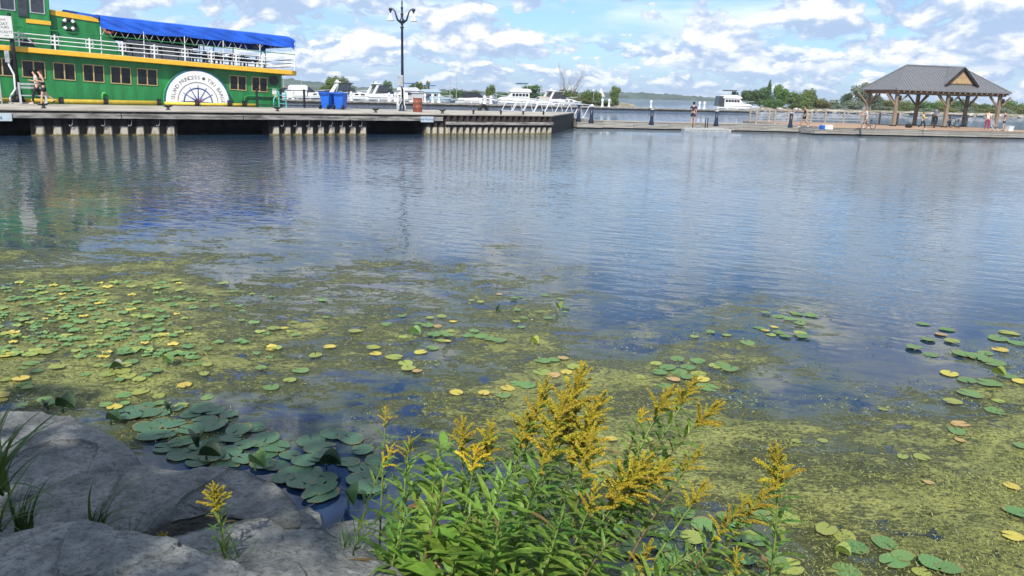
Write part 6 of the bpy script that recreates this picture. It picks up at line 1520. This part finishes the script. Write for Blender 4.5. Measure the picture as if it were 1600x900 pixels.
# main clump: (tip), (base), label, keywords
PL = [((905, 600), (790, 960), 'tallest goldenrod with the biggest gold plume at the middle of the clump', dict(nl=46, nf=24, fl=.155, head=.32)),
 ((852, 610), (770, 960), 'goldenrod with tall narrow plume left of the biggest plume', dict(nl=42, nf=16, fl=.12, head=.30)),
 ((935, 640), (815, 965), 'goldenrod whose gold plume hangs out right of the biggest plume', dict(nl=42, nf=20, fl=.15, head=.34, Yt=3.1)),
 ((880, 640), (790, 965), 'goldenrod plume filling the front of the biggest plume', dict(nl=42, nf=18, fl=.14, head=.34, Yt=3.0)),
 ((822, 655), (765, 965), 'greenish budding goldenrod left of the tall narrow plume', dict(nl=42, nf=10, fl=.08, head=.2, Yt=3.1)),
 ((768, 675), (735, 965), 'goldenrod with short gold plume in the left half of the clump', dict(nl=40, nf=13, fl=.10, head=.22, Yt=3.0)),
 ((722, 672), (715, 965), 'goldenrod with curled gold plume above the bright sunlit flowers', dict(nl=40, nf=11, fl=.10, head=.18, Yt=3.0)),
 ((745, 712), (700, 965), 'short goldenrod with bright sunlit yellow flowers', dict(nl=38, nf=8, fl=.085, head=.14, Yt=2.85, fm=SMB)),
 ((603, 640), (590, 955), 'thin goldenrod spike standing alone at the left of the clump', dict(nl=24, nf=7, fl=.045, head=.12, ll=.075, fm=SMB)),
 ((612, 705), (545, 930), 'slim leaning stem with small yellow buds left of the clump', dict(nl=30, nf=6, fl=.06, head=.16, ll=.06, fm=SMB, Yt=2.9)),
 ((640, 690), (620, 960), 'leafy budding stem at the left side of the clump', dict(nl=40, nf=5, fl=.05, head=.12, Yt=2.9)),
 ((690, 690), (660, 960), 'broad leaved stem without flowers in the left half of the clump', dict(nl=30, nf=0, lm=LMW, ll=.12, Yt=2.9)),
 ((660, 655), (625, 960), 'stem arching over to the right with broad drooping leaves', dict(nl=24, nf=4, fl=.05, head=.1, lm=LMW, ll=.10, Yt=3.05, curl=.5)),
 ((735, 800), (690, 985), 'broad bright leaved stem at the bottom of the clump', dict(nl=24, nf=0, lm=LMW, ll=.13, Yt=2.6)),
 ((700, 740), (640, 985), 'thick pale stem with long leaves left of the bottom centre', dict(nl=44, nf=0, ll=.14, Yt=2.7, lm=LML, rad=.008)),
 ((800, 735), (690, 1000), 'thick pale stem with long leaves at the bottom centre', dict(nl=50, nf=0, ll=.15, Yt=2.65, lm=LML, rad=.008)),
 ((850, 720), (740, 1000), 'leafy stem right of the thick pale stems', dict(nl=52, nf=4, fl=.07, head=.12, ll=.14, Yt=2.7)),
 ((640, 800), (600, 985), 'leafy stem at the bottom left of the clump', dict(nl=40, nf=0, ll=.12, Yt=2.7)),
 ((780, 810), (760, 1000), 'low leafy stem in front of the clump', dict(nl=40, nf=0, ll=.15, Yt=2.5)),
 ((880, 800), (820, 1000), 'low leafy stem at the right front of the clump', dict(nl=42, nf=0, ll=.13, Yt=2.6)),
 ((925, 690), (850, 985), 'goldenrod drooping plume right below the biggest plume', dict(nl=38, nf=14, fl=.13, head=.25, Yt=2.95)),
 ((930, 770), (850, 990), 'short goldenrod with sparse gold at the right of the clump', dict(nl=36, nf=8, fl=.09, head=.2, Yt=2.8)),
 ((1005, 735), (850, 960), 'goldenrod with wide gold plume right of the clump', dict(nl=44, nf=22, fl=.14, head=.34, Yt=3.05)),
 ((1040, 735), (870, 960), 'goldenrod with upright gold plume right of the wide plume', dict(nl=38, nf=14, fl=.11, head=.25, Yt=3.1)),
 ((1085, 600), (940, 850), 'goldenrod with pointed plume at the upper right', dict(nl=44, nf=11, fl=.09, head=.2, ll=.085, Yt=3.3, Yb=3.15)),
 ((1045, 620), (950, 850), 'goldenrod with rounded plume left of the pointed upper right plume', dict(nl=40, nf=10, fl=.10, head=.2, ll=.085, Yt=3.3, Yb=3.15)),
 ((1118, 640), (960, 860), 'goldenrod with gold plume leaning farthest at the upper right', dict(nl=44, nf=12, fl=.10, head=.2, ll=.085, Yt=3.3, Yb=3.1)),
 ((1003, 648), (945, 860), 'goldenrod with one small bright tuft above the water weed', dict(nl=36, nf=5, fl=.065, head=.1, ll=.08, Yt=3.3, Yb=3.15, fm=SMB)),
 ((1092, 712), (980, 880), 'goldenrod with short side plume below the upper right stems', dict(nl=30, nf=9, fl=.085, head=.25, ll=.08, Yt=3.25, Yb=3.1)),
 ((1100, 765), (1020, 880), 'short goldenrod with a loose gold tuft over the lily pads', dict(nl=18, nf=8, fl=.085, head=.35, ll=.06, Yt=3.2, Yb=3.1)),
 ((1015, 858), (985, 960), 'low goldenrod with gold plume at the bottom edge', dict(nl=18, nf=10, fl=.08, head=.5, ll=.07, Yt=2.9)),
 ((1212, 715), (1195, 960), 'goldenrod at the far right with flat topped drooping plume', dict(nl=40, nf=14, fl=.12, head=.25, ll=.095, Yt=3.15)),
 ((1228, 745), (1060, 985), 'goldenrod leaning right across the pads with long budded plume', dict(nl=44, nf=16, fl=.10, head=.40, ll=.10, Yt=3.1)),
 ((1165, 790), (1030, 985), 'goldenrod leaning right with dull gold buds near the bottom edge', dict(nl=40, nf=12, fl=.09, head=.40, ll=.10, Yt=3.0)),
 ((1150, 870), (1150, 990), 'small goldenrod at the bottom edge below the leaning stems', dict(nl=20, nf=6, fl=.07, head=.3, ll=.08, Yt=2.85)),
 ((1090, 860), (960, 1000), 'leafy stem leaning right along the bottom edge', dict(nl=34, nf=0, ll=.12, Yt=2.8)),
 ((950, 850), (880, 1000), 'leafy stem rising at the right bottom of the clump', dict(nl=38, nf=0, ll=.13, Yt=2.7)),
 ((335, 768), (355, 890), 'small goldenrod with layered gold top in front of the flat slab', dict(nl=30, nf=24, fl=.066, head=.34, ll=.05, Yt=2.62, Yb=2.62, rad=.004)),
 ((255, 848), (268, 905), 'tiny goldenrod tip showing between the two nearest boulders', dict(nl=6, nf=24, fl=.07, head=.75, ll=.03, Yt=2.58, Yb=2.58, rad=.003))]
for tip, base, lab, kw in PL: goldenrod(tip, base, lab, **kw)

# grasses between the boulders
def blade_mesh(seed):
    R = random.Random(seed); n = 7; vs = []; b = R.uniform(.25, .8)
    for i in range(n + 1):
        q = i / n; hw = .022 * (1 - q ** 1.6) + .001
        for s in (-1, 1): vs.append((q * q * b, s * hw, q * (1 - .35 * b * q)))
    me = bpy.data.meshes.new('blade'); me.from_pydata(vs, [], [(i * 2, i * 2 + 1, i * 2 + 3, i * 2 + 2) for i in range(n)]); me.materials.append(GRASSM); return me
GM = [blade_mesh(i) for i in range(5)]
def tuft(px, py, Y, n, h, label, spread=1.0, lean=0.0):
    p = atY(px, py, Y); t = thing('grass_tuft', label, 'grass', p, 0, 'grass tufts between the boulders')
    for i in range(n):
        s = h * GR.uniform(.55, 1.1)
        inst('blade', GM[GR.randrange(5)], t, loc=(GR.uniform(-.04, .04) * spread, GR.uniform(-.03, .03), 0), rot=(GR.uniform(-.25, .25) * spread, GR.uniform(-.25, .35) * spread + lean, GR.uniform(0, 6.28) if spread > .8 else GR.uniform(-.6, .6)), sc=(s, s, s))
tuft(-14, 770, 2.75, 40, .46, 'large grass tuft reaching in from the left edge over the back boulder', 1.6, .25)
tuft(-20, 830, 2.6, 36, .42, 'second grass tuft at the left edge below the large one', 1.4, .3)
tuft(38, 835, 2.85, 22, .38, 'grass tuft behind the pale corner boulder near the left edge', .7)
tuft(148, 838, 2.9, 24, .34, 'bright narrow grass tuft behind the pale corner boulder', .6, .1)
tuft(372, 896, 2.6, 18, .21, 'grass tuft at the foot of the small layered goldenrod', .9)
tuft(205, 862, 2.9, 14, .18, 'short dry grass in the crack beside the pale corner boulder', 1.0)
tuft(545, 890, 2.75, 16, .28, 'thin grass at the left foot of the flowering clump', 1.0)

# ================================================================== the tree that shades the bank, standing behind the viewer
shade = thing('shade_tree', 'large leafy tree standing on the bank behind the viewer, out of the photo', 'tree', (-4.9, -4.7, .9))
g = MB(); g.tube([(0, 0, -.3), (.1, .1, 1.5), (.2, .3, 3.4), (.2, .6, 5.6), (.3, .8, 7.6)], [.34, .27, .22, .15, .06], 10)
R = random.Random(2)
for k in range(9):
    a = k * 2.4; z = 3.2 + k * .4; g.tube([(.2, .3, z), (.2 + 1.2 * math.cos(a), .4 + 1.2 * math.sin(a), z + .9), (.2 + 2.5 * math.cos(a), .4 + 2.5 * math.sin(a), z + 1.5)], [.1, .06, .02], 6)
g.build('trunk', BARK, shade, True)
SB = [(R.uniform(-3.6, 2.3), R.uniform(-2.2, 2.5), R.uniform(4.8, 8.2), R.uniform(.55, 1.1)) for _ in range(29)]
inst('crown', crown_mesh('crown', SB, 3700, .16, LEAFA, 5), shade)
